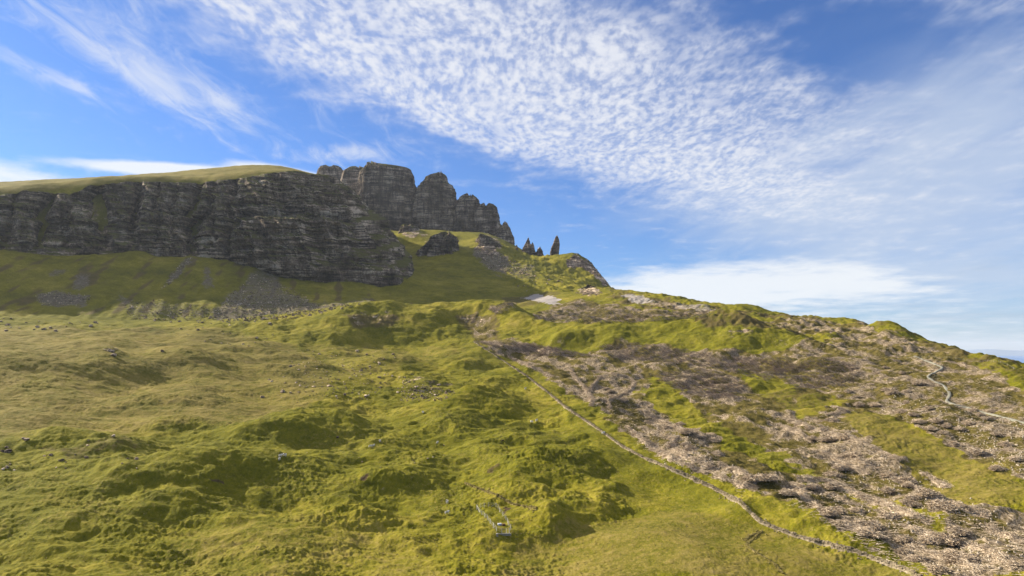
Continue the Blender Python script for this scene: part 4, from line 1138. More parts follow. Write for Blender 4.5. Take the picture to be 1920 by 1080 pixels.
# ---- the old stone dyke and the field banks
def dyke(name, pts, label, cat, wid=0.55, high=0.95, gap=0.12, group=None, mat=None):
    pl, L = pline(pts, 0.42)
    n = len(pl)
    tg = np.gradient(pl, axis=0); yaw0 = np.arctan2(tg[:, 1], tg[:, 0]); no = np.stack([-np.sin(yaw0), np.cos(yaw0)], 1)
    s = np.arange(n) * 0.42
    hv = high * np.clip(0.8 + 0.45 * n2(s / 9, s * 0, 41) + 0.3 * n2(s / 2.5, s * 0, 42), 0.15, 1.3) * (0.5 + 0.5 * sstep(s / s[-1], 0.05, 0.6) if high > 0.7 else 1.0)
    cen, size, yaw = [], [], []
    gz = ground(pl[:, 0], pl[:, 1])
    for c in range(4):
        for side in (-1, 0, 1):
            if c == 3 and side != 0: continue
            keep = (hv > (c + 0.5) * high / 4.2) & (RNG.uniform(size=n) > gap)
            off = side * wid * (0.62 - 0.12 * c) + RNG.normal(0, 0.08, n)
            p = pl + no * off[:, None] + (tg / np.linalg.norm(tg, axis=1)[:, None]) * RNG.uniform(-0.15, 0.15, n)[:, None]
            z = np.minimum(ground(p[:, 0], p[:, 1]), gz + 0.3) + (c + 0.35) * high / 4.2
            cen.append(np.stack([p[:, 0], p[:, 1], z], 1)[keep]); size.append(np.stack([RNG.uniform(.16, .32, n), RNG.uniform(.13, .24, n), RNG.uniform(.11, .18, n)], 1)[keep]); yaw.append((yaw0 + RNG.normal(0, 0.25, n))[keep])
    # tumbled stones beside it
    k = n // 2; i = RNG.integers(0, n, k)
    p = pl[i] + no[i] * RNG.normal(0, 1.0, (k, 1))
    cen.append(np.stack([p[:, 0], p[:, 1], ground(p[:, 0], p[:, 1]) + 0.06], 1)); size.append(np.stack([RNG.uniform(.12, .3, k), RNG.uniform(.1, .22, k), RNG.uniform(.08, .16, k)], 1)); yaw.append(RNG.uniform(0, 6.28, k))
    parts = [boxes(np.concatenate(cen), np.concatenate(size), np.concatenate(yaw))]
    if high < 0.9:                                    # a turf-grown core under the stones
        col = []
        for c_, hh in ((-2.4, -0.2), (-1.2, 0.3 * high), (0, 0.5 * high), (1.2, 0.3 * high), (2.4, -0.2)):
            p = pl + no * (c_ * wid)
            col.append(np.stack([p[:, 0], p[:, 1], ground(p[:, 0], p[:, 1]) + hh * np.clip(hv / high, 0.3, 1) if hh > 0 else ground(p[:, 0], p[:, 1]) + hh], 1))
        col = np.stack(col, 1)
        parts = [(col.reshape(-1, 3), grid_faces(n, 5)[:, ::-1])] + parts
    v, q = merge(parts)
    return link(name, mesh_np(name, v, q, False), mat or M_DYKE, label=label, category=cat, group=group)


dyke('stone_dyke', [(888, 640), (925, 664), (955, 684), (985, 703), (1012, 724), (1040, 746), (1058, 762), (1085, 780), (1112, 798), (1140, 818), (1168, 838), (1205, 858), (1250, 876), (1290, 893), (1330, 911), (1365, 930),
                    (1392, 945), (1408, 963), (1428, 980), (1460, 993), (1500, 1008), (1550, 1020), (1600, 1033), (1650, 1052), (1700, 1070), (1730, 1085)], 'long tumbledown pale stone dyke running downhill between pasture and felled ground', 'stone wall', 0.44, 0.85, 0.2)
GW = 'low broken field banks near the fenced pen'
dyke('field_bank', [(872, 905), (890, 914), (915, 922), (935, 930), (960, 945), (985, 950), (1010, 955)], 'low ruined stone bank curving above the fenced pen', 'field bank', 0.30, 0.35, 0.6, GW, M_TURF)
dyke('field_bank', [(1395, 1015), (1405, 1005), (1430, 995), (1398, 1022), (1420, 1038), (1450, 1055), (1470, 1078)], 'hooked faint stone bank just below the stone dyke', 'field bank', 0.3, 0.16, 0.75, GW, M_TURF)

# ---- footpath
pl, L = pline([(1715, 668), (1738, 677), (1757, 684), (1768, 690), (1757, 696), (1744, 702), (1738, 707), (1752, 715), (1768, 722), (1777, 731), (1782, 740), (1777, 748), (1774, 753), (1785, 757), (1805, 762), (1840, 772), (1880, 782), (1935, 796)], 0.7)
tg = np.gradient(pl, axis=0); tg /= np.linalg.norm(tg, axis=1)[:, None]; no = np.stack([-tg[:, 1], tg[:, 0]], 1)
pv = []
gc = np.convolve(np.pad(ground(pl[:, 0], pl[:, 1]), 4, mode='edge'), np.ones(9) / 9, 'valid')
wob = 0.72 + 0.25 * n2(np.arange(len(pl)) / 9.0, np.zeros(len(pl)), 44)
for o_, dz_ in ((-1.25, -1.2), (-1, 0.22), (-0.4, 0.28), (0.4, 0.28), (1, 0.22), (1.25, -1.2)):
    p = pl + no * (o_ * wob)[:, None]
    pv.append(np.stack([p[:, 0], p[:, 1], gc + dz_ + 0.10], 1))
pv = np.stack(pv, 1)
link('path', mesh_np('path', pv.reshape(-1, 3), grid_faces(len(pl), 6)[:, ::-1]), M_PATH, kind='structure')


# ---- brash windrows and heaps
def windrow_mesh(pts_w, width, high, dens, seed, mat_len=(0.7, 2.4)):
    """a long heap of brash along a ground polyline"""
    rng = np.random.default_rng(seed)
    n = len(pts_w)
    tg = np.gradient(pts_w, axis=0); tg /= np.maximum(np.linalg.norm(tg, axis=1)[:, None], 1e-6); no = np.stack([-tg[:, 1], tg[:, 0]], 1)
    end = np.sin(np.pi * np.linspace(0.04, 0.96, n)) ** 0.35
    s = np.arange(n) * 1.0
    wv = width * end * (0.8 + 0.9 * n2(s / 5, s * 0 + seed, 45)); hv = high * end * np.clip(0.75 + 1.1 * n2(s / 4, s * 0 + seed, 46), 0.12, 2)
    cr = np.linspace(-1.15, 1.15, 9)
    P = []
    for c in cr:
        p = pts_w + no * (c * wv)[:, None]
        z = ground(p[:, 0], p[:, 1]) + np.maximum(hv * (1 - c * c) * (0.55 + 0.55 * rng.uniform(-1, 1, n)), -0.4) - 0.12
        P.append(np.stack([p[:, 0], p[:, 1], z], 1))
    P = np.stack(P, 1)
    parts = [(P.reshape(-1, 3), grid_faces(n, 9)[:, ::-1])]
    m_ = int(n * dens * 1.3)
    i = rng.integers(0, n, m_); c = np.clip(rng.normal(0, 0.75, m_), -2.2, 2.2)
    p = pts_w[i] + no[i] * (c * wv[i])[:, None] + rng.normal(0, 0.3, (m_, 2))
    z = ground(p[:, 0], p[:, 1]) + np.maximum(hv[i] * (1 - np.minimum(c * c, 1)), 0.0) * rng.uniform(0.4, 1.15, m_) + 0.06
    yaw = np.arctan2(tg[i, 1], tg[i, 0]) + rng.normal(0, 0.75, m_)
    ln = rng.uniform(mat_len[0], mat_len[1], m_); pit = rng.normal(0, 0.22, m_)
    d = np.stack([np.cos(yaw) * np.cos(pit), np.sin(yaw) * np.cos(pit), np.sin(pit)], 1) * ln[:, None] / 2
    ce = np.stack([p[:, 0], p[:, 1], z], 1)
    r = rng.uniform(0.03, 0.07, m_)
    parts.append(sticks(ce - d, ce + d, r, r * 0.5))
    return merge(parts)


WIND = [
    ([(1069, 690), (1078, 708), (1097, 729), (1108, 746), (1110, 764)], 1.9, 1.3, 'curling grey brash heap nearest the top bend of the stone dyke'),
    ([(1126, 705), (1114, 722), (1103, 736)], 1.7, 1.2, 'short slanting brash heap inside the looping windrows'),
    ([(1110, 696), (1152, 701), (1180, 707), (1190, 718), (1182, 733), (1159, 744), (1140, 752), (1143, 769)], 1.6, 1.2, 'hook-shaped grey brash windrow looping round mossy ground'),
    ([(1337, 889), (1362, 900), (1390, 910), (1424, 917)], 1.9, 1.1, 'grey brash windrow closest to the stone dyke at mid slope'),
    ([(1250, 833), (1278, 854), (1313, 868), (1337, 880)], 1.9, 1.1, 'grey brash windrow falling beside the dyke below the dark bank'),
    ([(1175, 800), (1200, 822), (1235, 848), (1280, 870), (1330, 890)], 2.0, 1.2, 'long brash windrow along the dark edge beside the dyke'),
    ([(1268, 820), (1262, 832), (1250, 840)], 1.6, 1.7, 'tall pale tuft of brash standing beside the windrows near the dyke'),
    ([(1487, 905), (1508, 934), (1543, 959)], 2.2, 1.4, 'broad brash heap with a dark gully on its lower side'),
    ([(1477, 788), (1547, 812), (1616, 830), (1697, 868)], 1.8, 1.2, 'long brash windrow along the upper edge of the amber grass patch'),
    ([(1455, 795), (1500, 812), (1525, 832)], 1.9, 1.2, 'brash heap beside the upper end of the long windrow'),
    ([(1540, 845), (1585, 873), (1634, 893)], 1.9, 1.1, 'brash windrow in the middle of the felled slope below the amber patch'),
    ([(1494, 900), (1547, 900), (1599, 924), (1669, 952), (1756, 983)], 2.0, 1.1, 'longest brash windrow crossing the lower felled slope'),
    ([(1571, 973), (1616, 994), (1669, 1015)], 2.0, 1.1, 'brash windrow above the lower end of the stone dyke'),
    ([(1669, 893), (1704, 910), (1756, 934), (1808, 955), (1861, 969)], 1.9, 1.1, 'brash windrow running below the lower edge of the amber patch'),
    ([(1728, 886), (1755, 902), (1777, 917)], 1.7, 1.1, 'short brash windrow tucked against the amber patch'),
    ([(1763, 1004), (1843, 1032), (1913, 1070)], 1.9, 1.1, 'brash windrow slanting to the lower right corner'),
    ([(1704, 1025), (1745, 1039), (1791, 1052), (1850, 1076)], 2.1, 1.2, 'bushy brash windrow lowest on the slope beside the dyke end'),
    ([(1843, 987), (1880, 1003), (1930, 1022)], 1.9, 1.1, 'brash windrow at the right edge under the amber patch'),
    ([(1345, 868), (1385, 884), (1425, 905)], 1.7, 1.0, 'thin brash windrow between the dyke windrow and the green runnel'),
    ([(1205, 770), (1250, 795), (1290, 812)], 1.7, 1.0, 'brash windrow above the dark edge near the green runnel'),
    ([(905, 640), (950, 650), (1000, 655), (1050, 664)], 2.2, 1.5, 'brash bank at the top where the stone dyke begins'),
    ([(960, 672), (1000, 690), (1040, 708)], 1.8, 1.1, 'brash strip hugging the upper stone dyke'),
    ([(1560, 855), (1600, 862), (1650, 882)], 1.5, 0.9, 'low brash strip just under the long upper windrow'),
    ([(1610, 930), (1660, 945), (1710, 962)], 1.4, 0.8, 'faint brash strip above the longest windrow'),
    ([(1690, 985), (1740, 1000), (1800, 1025)], 1.6, 0.9, 'brash strip between the corner windrow and the bushy one'),
    ([(1560, 762), (1575, 768), (1590, 770), (1545, 780)], 1.5, 0.9, 'curved brash rim at the head of the amber grass patch'),
]
GWIN = 'brash windrows on the felled slope'
for k, (pp, wd, hi, lab) in enumerate(WIND):
    pl, L = pline(pp, 1.0)
    v, q = windrow_mesh(pl, wd, hi, 34, 500 + k)
    link('brash_windrow', mesh_np('brash_windrow', v, q, False), M_WOOD, label=lab, category='brash windrow', group=GWIN)

# loose heaps: three shapes, copied
def heap_mesh(seed):
    rng = np.random.default_rng(seed)
    m_ = 420
    a = rng.uniform(0, 6.28, m_); r = np.sqrt(rng.uniform(0, 1, m_)) * 2.1
    ce = np.stack([np.cos(a) * r, np.sin(a) * r * 0.8, np.maximum(1.15 * (1 - (r / 2.3) ** 2), 0.02) * rng.uniform(0.3, 1.1, m_)], 1)
    yaw = rng.uniform(0, 6.28, m_); pit = rng.normal(0, 0.3, m_); ln = rng.uniform(0.6, 2.2, m_)
    d = np.stack([np.cos(yaw) * np.cos(pit), np.sin(yaw) * np.cos(pit), np.sin(pit)], 1) * ln[:, None] / 2
    rad = rng.uniform(0.035, 0.08, m_)
    th = np.linspace(0, 2 * np.pi, 20, endpoint=False); ra = np.linspace(0.02, 1, 7)
    R_ = ra[None, :] * 2.1 * (1 + 0.2 * rng.uniform(-1, 1, (20, 1)))
    dome = np.stack([np.cos(th)[:, None] * R_, np.sin(th)[:, None] * R_ * 0.8, 0.7 * (1 - ra ** 2)[None, :] * (1 + 0.25 * rng.uniform(-1, 1, (20, 7))) - 0.25], -1)
    v, q = merge([(dome.reshape(-1, 3), grid_faces(20, 7, True)), sticks(ce - d, ce + d, rad, rad * 0.5)])
    return mesh_np('brash_heap', v, q, False)


heaps = [heap_mesh(k) for k in (1, 2, 3, 4)]
for h in heaps: h.materials.append(M_WOOD)


def inside(poly, x, y):
    c = False
    for k in range(len(poly)):
        x1, y1 = poly[k]; x2, y2 = poly[k - 1]
        if (y1 > y) != (y2 > y) and x < (x2 - x1) * (y - y1) / (y2 - y1) + x1: c = not c
    return c


def scatter(poly, n, rng, avoid=()):
    p = np.array(poly); out = []; tries = 0
    while len(out) < n and tries < n * 60:
        tries += 1
        u, v = rng.uniform(p[:, 0].min(), p[:, 0].max()), rng.uniform(p[:, 1].min(), p[:, 1].max())
        if inside(poly, u, v) and not any(inside(a_, u, v) for a_ in avoid): out.append((u, v))
    return out


GREEN_POLYS = [g_[1] for g_ in GREENS]
HEAPS_UP = [(1690, 772), (1712, 778), (1742, 766), (1755, 790), (1775, 800), (1722, 792), (1768, 812), (1800, 805), (1745, 805), (1838, 778), (1848, 786), (1860, 772), (1885, 835), (1905, 862), (1895, 845), (1865, 815), (1825, 772), (1815, 795),
            (1605, 745), (1632, 722), (1660, 732), (1700, 755), (1672, 738), (1610, 760), (1590, 735), (1640, 760), (1790, 835), (1835, 850), (1870, 880), (1560, 790), (1645, 700), (1690, 700), (1600, 690), (1660, 690), (1720, 720), (1700, 735)]
GH = 'loose brash heaps on the felled slope'
rng = np.random.default_rng(77)


def put_heap(u, v, k, lab):
    h = hit(u, v)
    if h is None: return
    o = bpy.data.objects.new('brash_heap', heaps[k % 4]); C.objects.link(o)
    o.location = h; o.rotation_euler = (0, 0, rng.uniform(0, 6.28)); s = rng.uniform(0.85, 1.5); o.scale = (s, s, s * rng.uniform(0.8, 1.2))
    o['label'] = lab; o['category'] = 'brash heap'; o['group'] = GH


for k, (u, v) in enumerate(HEAPS_UP):
    put_heap(u, v, k, 'pale grey brash heap among the stumps between footpath and amber patch')
for k, (u, v) in enumerate(scatter([(1100, 700), (1180, 770), (1300, 850), (1470, 940), (1600, 1000), (1760, 1075), (1910, 1075), (1800, 965), (1690, 885), (1570, 800), (1480, 770), (1560, 905), (1450, 850), (1340, 800), (1230, 760)], 70, rng, GREEN_POLYS)):
    put_heap(u, v, k, 'small brash heap between windrows below the amber patch')

# fallen bare boughs that read as one mass
def boughs(polys, n, seed, lean=0.5, ln=(1.6, 4.2), rad=(0.05, 0.12)):
    rng = np.random.default_rng(seed)
    A_, B_ = [], []
    for poly, share in polys:
        for (u, v) in scatter(poly, int(n * share), rng):
            h = hit(u, v)
            if h is None: continue
            yaw = rng.normal(math.radians(-150), 0.45); pit = rng.uniform(0.0, lean)
            L_ = rng.uniform(*ln)
            d = np.array([math.cos(yaw) * math.cos(pit), math.sin(yaw) * math.cos(pit), math.sin(pit)]) * L_
            for _ in range(3):
                off = np.array([*rng.normal(0, 0.9, 2), 0]); dd_ = d * rng.uniform(0.6, 1.1) + np.array([*rng.normal(0, 0.5, 2), rng.uniform(-0.1, 0.5)])
                A_.append(h + off + np.array([0, 0, -0.1])); B_.append(h + off + dd_)
    A_ = np.array(A_); B_ = np.array(B_); r = rng.uniform(*rad, len(A_))
    return sticks(A_, B_, r, r * 0.35)


BP = [([(1120, 650), (1200, 643), (1280, 655), (1360, 668), (1480, 672), (1500, 690), (1440, 715), (1340, 690), (1250, 680), (1150, 672)], 0.30),
      ([(1230, 700), (1330, 690), (1400, 715), (1390, 750), (1300, 742), (1250, 720)], 0.16),
      ([(1440, 690), (1560, 670), (1620, 690), (1600, 725), (1500, 730)], 0.14),
      ([(1010, 598), (1080, 566), (1180, 585), (1330, 582), (1330, 596), (1180, 606), (1060, 604)], 0.22),
      ([(915, 578), (960, 567), (968, 576), (930, 592)], 0.03), ([(890, 640), (1010, 645), (1120, 668), (1000, 668)], 0.15)]
v, q = boughs(BP, 6500, 91)
link('felled_boughs', mesh_np('felled_boughs', v, q, False), M_BOUGH, kind='stuff')

# bleached litter and cut stems strewn over the felled ground
LP = [([(1060, 690), (1180, 700), (1240, 760), (1330, 850), (1440, 930), (1300, 885), (1180, 815), (1090, 750)], 0.2), ([(1440, 780), (1560, 775), (1690, 880), (1800, 965), (1940, 990), (1940, 1078), (1700, 1078), (1480, 945), (1580, 905)], 0.35),
      ([(1580, 700), (1740, 660), (1930, 760), (1930, 900), (1760, 820), (1640, 765), (1560, 740)], 0.35), ([(1440, 640), (1640, 615), (1740, 655), (1600, 690), (1500, 670)], 0.1)]
rng = np.random.default_rng(93); A_, B_ = [], []
for poly, share in LP:
    for (u, v) in scatter(poly, int(9000 * share), rng, GREEN_POLYS):
        h = hit(u, v)
        if h is None: continue
        yaw = rng.normal(math.radians(-40), 0.9); L_ = rng.uniform(0.4, 2.2)
        d = np.array([math.cos(yaw), math.sin(yaw), rng.normal(0.08, 0.12)]) * L_
        A_.append(h + np.array([0, 0, 0.03])); B_.append(h + d + np.array([0, 0, 0.12]))
A_ = np.array(A_); B_ = np.array(B_); r = rng.uniform(0.03, 0.075, len(A_))
v, q = sticks(A_, B_, r, r * 0.6)
link('wood_litter', mesh_np('wood_litter', v, q, False), M_WOOD, kind='stuff')

# ---- stumps
def stump_mesh(seed):
    rng = np.random.default_rng(seed)
    th = np.linspace(0, 2 * np.pi, 10, endpoint=False)
    prof = [(-0.2, 0.36), (0.0, 0.31), (0.12, 0.22), (0.32, 0.19), (0.33, 0.17), (0.34, 0.01)]
    v = np.array([[[r * math.cos(a) * (1 + 0.12 * rng.uniform(-1, 1) * (z < 0.3)), r * math.sin(a), z + (0.05 * math.cos(a + seed) if z > 0.3 else 0)] for (z, r) in prof] for a in th])
    me = mesh_np('tree_stump', v.reshape(-1, 3), grid_faces(10, 6, True), False)
    me.materials.append(M_CUT)
    return me, v


stumps = [stump_mesh(k) for k in range(3)]
rng = np.random.default_rng(95)
zones = [([(1500, 770), (1600, 820), (1760, 900), (1900, 975), (1930, 1078), (1750, 1070), (1600, 985), (1500, 900), (1580, 905)], 125, 'small pale cut stump on the felled slope below the amber patch'),
         ([(1240, 780), (1330, 840), (1440, 920), (1330, 885), (1200, 815)], 45, 'small pale cut stump among brash beside the stone dyke'),
         ([(1080, 700), (1190, 705), (1185, 740), (1120, 765)], 30, 'small pale cut stump inside the looping windrows'),
         ([(1640, 730), (1760, 760), (1925, 790), (1925, 900), (1780, 825), (1650, 768)], 100, 'small pale cut stump between the footpath and the amber patch')]
extra = []
for poly, n, lab in zones:
    for q_, (u, v) in enumerate(scatter(poly, n * 3, rng, GREEN_POLYS)):
        h = hit(u, v)
        if h is None: continue
        s = rng.uniform(0.65, 1.2)
        if q_ < n:
            o = bpy.data.objects.new('tree_stump', stumps[q_ % 3][0]); C.objects.link(o)
            o.location = h; o.scale = (s, s, s); o.rotation_euler = (rng.normal(0, 0.15), rng.normal(0, 0.15), rng.uniform(0, 6.28))
            o['label'] = lab; o['category'] = 'tree stump'; o['group'] = 'cut stumps on the felled slope'
        else:
            extra.append(stumps[q_ % 3][1].reshape(-1, 3) * s * 0.8 + h)
fq = grid_faces(10, 6, True)
v, q = merge([(e_, fq) for e_ in extra])
link('small_stumps', mesh_np('small_stumps', v, q, False), M_CUT, kind='stuff')

# ---- boulders
def boulder_mesh(seed):
    rng = np.random.default_rng(seed)
    nu, nv = 22, 13
    th = np.linspace(0, 2 * np.pi, nu, endpoint=False); ph = np.linspace(0.02, math.pi - 0.02, nv)
    d = np.stack([np.cos(th)[:, None] * np.sin(ph), np.sin(th)[:, None] * np.sin(ph), np.repeat(np.cos(ph)[None], nu, 0)], -1)
    r = np.full((nu, nv), 1.0)
    for _ in range(9):
        nrm = rng.normal(size=3); nrm /= np.linalg.norm(nrm); c = rng.uniform(0.55, 0.9)
        dt = (d * nrm).sum(-1)
        r = np.where(dt > 0.05, np.minimum(r, c / np.maximum(dt, 0.05)), r)
    r *= 1 + 0.08 * n3(d[..., 0] * 3, d[..., 1] * 3, d[..., 2] * 3, seed)
    v = d * r[..., None] * np.array([1.0, rng.uniform(0.7, 0.95), rng.uniform(0.55, 0.8)])
    me = mesh_np('boulder', v.reshape(-1, 3), grid_faces(nu, nv, True)[:, ::-1], False)
    me.materials.append(M_BOULDER)
    return me, v.reshape(-1, 3)


bl = [boulder_mesh(900 + k) for k in range(8)]


def put_boulder(u, v, size, lab, k, group, sink=0.25):
    h = hit(u, v)
    if h is None: return
    o = bpy.data.objects.new('boulder', bl[k % 8][0]); C.objects.link(o)
    o.location = h + np.array([0, 0, size * (0.4 - sink)]); o.scale = (size,) * 3; o.rotation_euler = (random.uniform(-.3, .3), random.uniform(-.3, .3), random.uniform(0, 6.28))
    o['label'] = lab; o['category'] = 'boulder'; o['group'] = group


rng = np.random.default_rng(97)
BZ = [  # zone, count, smallest and largest half-size in metres, label, group
    ([(0, 596), (120, 596), (200, 606), (150, 622), (0, 622)], 22, 1.0, 2.6, 'dark boulder on bright grass at the foot of the shaded talus', 'boulders at the talus foot'),
    ([(240, 575), (400, 585), (560, 600), (500, 615), (280, 604)], 45, 0.8, 2.2, 'grey boulder in the boulder field below the scree fan', 'boulders below the scree fan'),
    ([(330, 612), (480, 618), (560, 640), (480, 655), (340, 640)], 22, 0.7, 1.6, 'grey boulder on the tan shelf left of the mound', 'boulders on the shelf'),
    ([(560, 655), (740, 650), (745, 700), (690, 755), (560, 740), (540, 690)], 55, 0.55, 1.6, 'weathered boulder in the stony pasture below the grassy mound', 'boulders in the stony pasture'),
    ([(760, 706), (800, 722), (860, 735), (840, 752), (760, 750), (740, 735)], 32, 0.4, 1.2, 'pale boulder in the block field above the smooth hollow', 'boulders of the block field'),
    ([(0, 815), (230, 805), (270, 880), (100, 890), (0, 880)], 26, 0.35, 1.0, 'pale grey boulder among hummocks at the left edge', 'boulders among the left hummocks'),
    ([(480, 690), (560, 715), (560, 760), (480, 752)], 10, 0.5, 1.3, 'boulder resting on the flat tan pasture', 'boulders on the tan pasture'),
    ([(885, 480), (940, 478), (1000, 510), (1060, 530), (1000, 552), (940, 530)], 40, 1.2, 3.4, 'rough boulder on the sunlit slope below the pinnacle ridge', 'boulders below the pinnacle ridge'),
    ([(600, 790), (900, 770), (960, 840), (700, 880), (520, 850)], 18, 0.25, 0.6, 'small pale stone half sunk in the green hummocky pasture', 'small stones in the pasture'),
]
k = 0
for poly, n, lo, hi, lab, grp in BZ:
    for (u, v) in scatter(poly, n, rng):
        put_boulder(u, v, lo + (hi - lo) * rng.uniform() ** 2.2, lab, k, grp); k += 1
GL = 'named boulders'
for (u, v, s, lab) in [(208, 660, 2.4, 'pale upright boulder in the cluster on the small grassy knoll'), (213, 667, 2.0, 'lower boulder of the cluster on the small grassy knoll'), (305, 659, 1.8, 'lone boulder on the shelf right of the small grassy knoll'),
                       (530, 735, 1.6, 'biggest boulder on the flat tan pasture'), (492, 745, 1.4, 'boulder left of the biggest one on the tan pasture'), (395, 596, 3.2, 'largest block at the lower tip of the scree fan'),
                       (15, 848, 1.3, 'largest pale boulder at the left edge among hummocks'), (50, 825, 1.2, 'pale boulder behind the largest one at the left edge'), (633, 820, 0.7, 'pale boulder beside the shaded hollow in the pasture'),
                       (737, 665, 1.5, 'dark upright boulder at the lip of the smooth hollow'), (822, 722, 1.5, 'squared block at the right end of the block field')]:
    put_boulder(u, v, s, lab, k, None); k += 1

# scree: stones no one could count
rng = np.random.default_rng(99); acc = []
for poly, n, lo, hi in [([(395, 594), (430, 552), (480, 512), (545, 540), (600, 572), (690, 568), (560, 597), (420, 604)], 1700, 0.3, 1.5), ([(230, 566), (300, 562), (420, 580), (420, 604), (240, 598)], 500, 0.3, 1.1),
                        ([(60, 552), (110, 546), (175, 556), (160, 572), (80, 574)], 250, 0.4, 1.2), ([(890, 470), (930, 470), (960, 485), (1000, 520), (915, 505)], 500, 0.5, 1.8),
                        ([(755, 704), (800, 722), (860, 735), (830, 752), (750, 752)], 500, 0.12, 0.5), ([(560, 655), (740, 650), (745, 700), (690, 755), (560, 740)], 500, 0.15, 0.55), ([(322, 512), (350, 486), (366, 478), (330, 525), (300, 545)], 200, 0.4, 1.1)]:
    for (u, v) in scatter(poly, n, rng):
        h = hit(u, v)
        if h is None: continue
        acc.append((h, lo + (hi - lo) * rng.uniform() ** 2.5))
cen = np.array([a_[0] for a_ in acc]); sz = np.array([a_[1] for a_ in acc])
cen[:, 2] += sz * 0.15
v, q = boxes(cen, sz[:, None] * RNG.uniform(0.4, 0.8, (len(sz), 3)), RNG.uniform(0, 6.28, len(sz)), None, 0.22)
link('scree', mesh_np('scree', v, q, False), M_BOULDER, kind='stuff')


# ---- sheep
def sheep_parts():
    """body with neck, head and legs as one surface, face as a child"""
    me = bpy.data.meshes.new('sheep')
    vs = [(-0.42, 0, 0.60), (-0.15, 0, 0.63), (0.2, 0, 0.62), (0.42, 0, 0.66), (0.58, 0, 0.80), (0.72, 0, 0.80),
          (-0.42, 0.13, 0.42), (-0.46, 0.14, 0.22), (-0.42, 0.14, 0.0), (-0.42, -0.13, 0.42), (-0.46, -0.14, 0.22), (-0.42, -0.14, 0.0),
          (0.34, 0.13, 0.40), (0.34, 0.13, 0.20), (0.35, 0.13, 0.0), (0.34, -0.13, 0.40), (0.34, -0.13, 0.20), (0.35, -0.13, 0.0), (-0.56, 0, 0.52)]
    es = [(0, 1), (1, 2), (2, 3), (3, 4), (4, 5), (0, 6), (6, 7), (7, 8), (0, 9), (9, 10), (10, 11), (3, 12), (12, 13), (13, 14), (3, 15), (15, 16), (16, 17), (0, 18)]
    rad = [.25, .29, .29, .24, .13, .09, .11, .05, .04, .11, .05, .04, .09, .045, .035, .09, .045, .035, .05]
    me.from_pydata(vs, es, [])
    o = bpy.data.objects.new('sheep_build', me); C.objects.link(o)
    o.modifiers.new('skin', 'SKIN'); sub = o.modifiers.new('sub', 'SUBSURF'); sub.levels = 1
    for k_, r_ in enumerate(rad): me.skin_vertices[0].data[k_].radius = (r_, r_)
    me.skin_vertices[0].data[1].use_root = True
    dg = bpy.context.evaluated_depsgraph_get()
    out = bpy.data.meshes.new_from_object(o.evaluated_get(dg))
    bpy.data.objects.remove(o)
    out.name = 'sheep'
    for p_ in out.polygons: p_.use_smooth = True
    out.materials.clear(); out.materials.append(M_WOOL)
    # face: a tapered muzzle with two ears
    th = np.linspace(0, 2 * np.pi, 10, endpoint=False)
    rings = [(0.62, 0.80, 0.001), (0.66, 0.81, 0.10), (0.75, 0.79, 0.095), (0.84, 0.75, 0.07), (0.89, 0.73, 0.045), (0.90, 0.725, 0.001)]
    fv = np.array([[[x, r_ * math.cos(a_), z + r_ * 1.1 * math.sin(a_)] for (x, z, r_) in rings] for a_ in th]).reshape(-1, 3)
    parts = [(fv, grid_faces(10, 6, True))]
    for s_ in (-1, 1):
        ear = np.array([(0.66, s_ * 0.07, 0.86), (0.70, s_ * 0.07, 0.87), (0.69, s_ * 0.20, 0.85), (0.66, s_ * 0.19, 0.83), (0.66, s_ * 0.07, 0.84), (0.70, s_ * 0.07, 0.85), (0.69, s_ * 0.20, 0.83), (0.66, s_ * 0.19, 0.81)])
        parts.append((ear, np.array([[0, 1, 2, 3], [7, 6, 5, 4], [0, 4, 5, 1], [1, 5, 6, 2], [2, 6, 7, 3], [3, 7, 4, 0]])))
    fv, fq_ = merge(parts)
    face = mesh_np('face', fv, fq_); face.materials.append(M_FACE)
    return out, face


sheep_me, face_me = sheep_parts()
GS = 'sheep grazing the pasture'
SHEEP = [(524, 863, 1.6, 'largest white sheep of the trio beside the shaded hollow'), (526, 857, 0.4, 'white sheep standing just behind the largest of the trio'), (534, 856, 2.6, 'white sheep on the right of the trio beside the shaded hollow'),
         (694, 839, 0.3, 'white sheep below the stony ground near the pasture centre'), (712, 829, 2.0, 'white sheep left of a thin boulder line at pasture centre'), (820, 832, 1.1, 'lone white sheep on bright grass under the dark slope'),
         (1006, 790, 0.8, 'white sheep on the striped bank left of the stone dyke'), (997, 793, 2.9, 'white sheep beside another on the striped bank'), (1131, 814, 0.2, 'white sheep on the smooth strip beside the stone dyke'),
         (838, 944, 1.8, 'white sheep on rough grass above left of the fenced pen'), (838, 964, 0.5, 'white sheep level with the fenced pen on its left'), (793, 775, 2.2, 'white sheep high on the green slope under the block field'),
         (985, 730, 0.6, 'white sheep high beside the upper stone dyke'), (700, 838, 1.1, 'second white sheep close to the one below the stony ground')]
for (u, v, yaw, lab) in SHEEP:
    h = hit(u, v)
    o = bpy.data.objects.new('sheep', sheep_me); C.objects.link(o); o.location = h; o.rotation_euler = (0, 0, yaw); o.scale = (1.25,) * 3
    o['label'] = lab; o['category'] = 'sheep'; o['group'] = GS
    f_ = bpy.data.objects.new('face', face_me); C.objects.link(f_); f_.parent = o

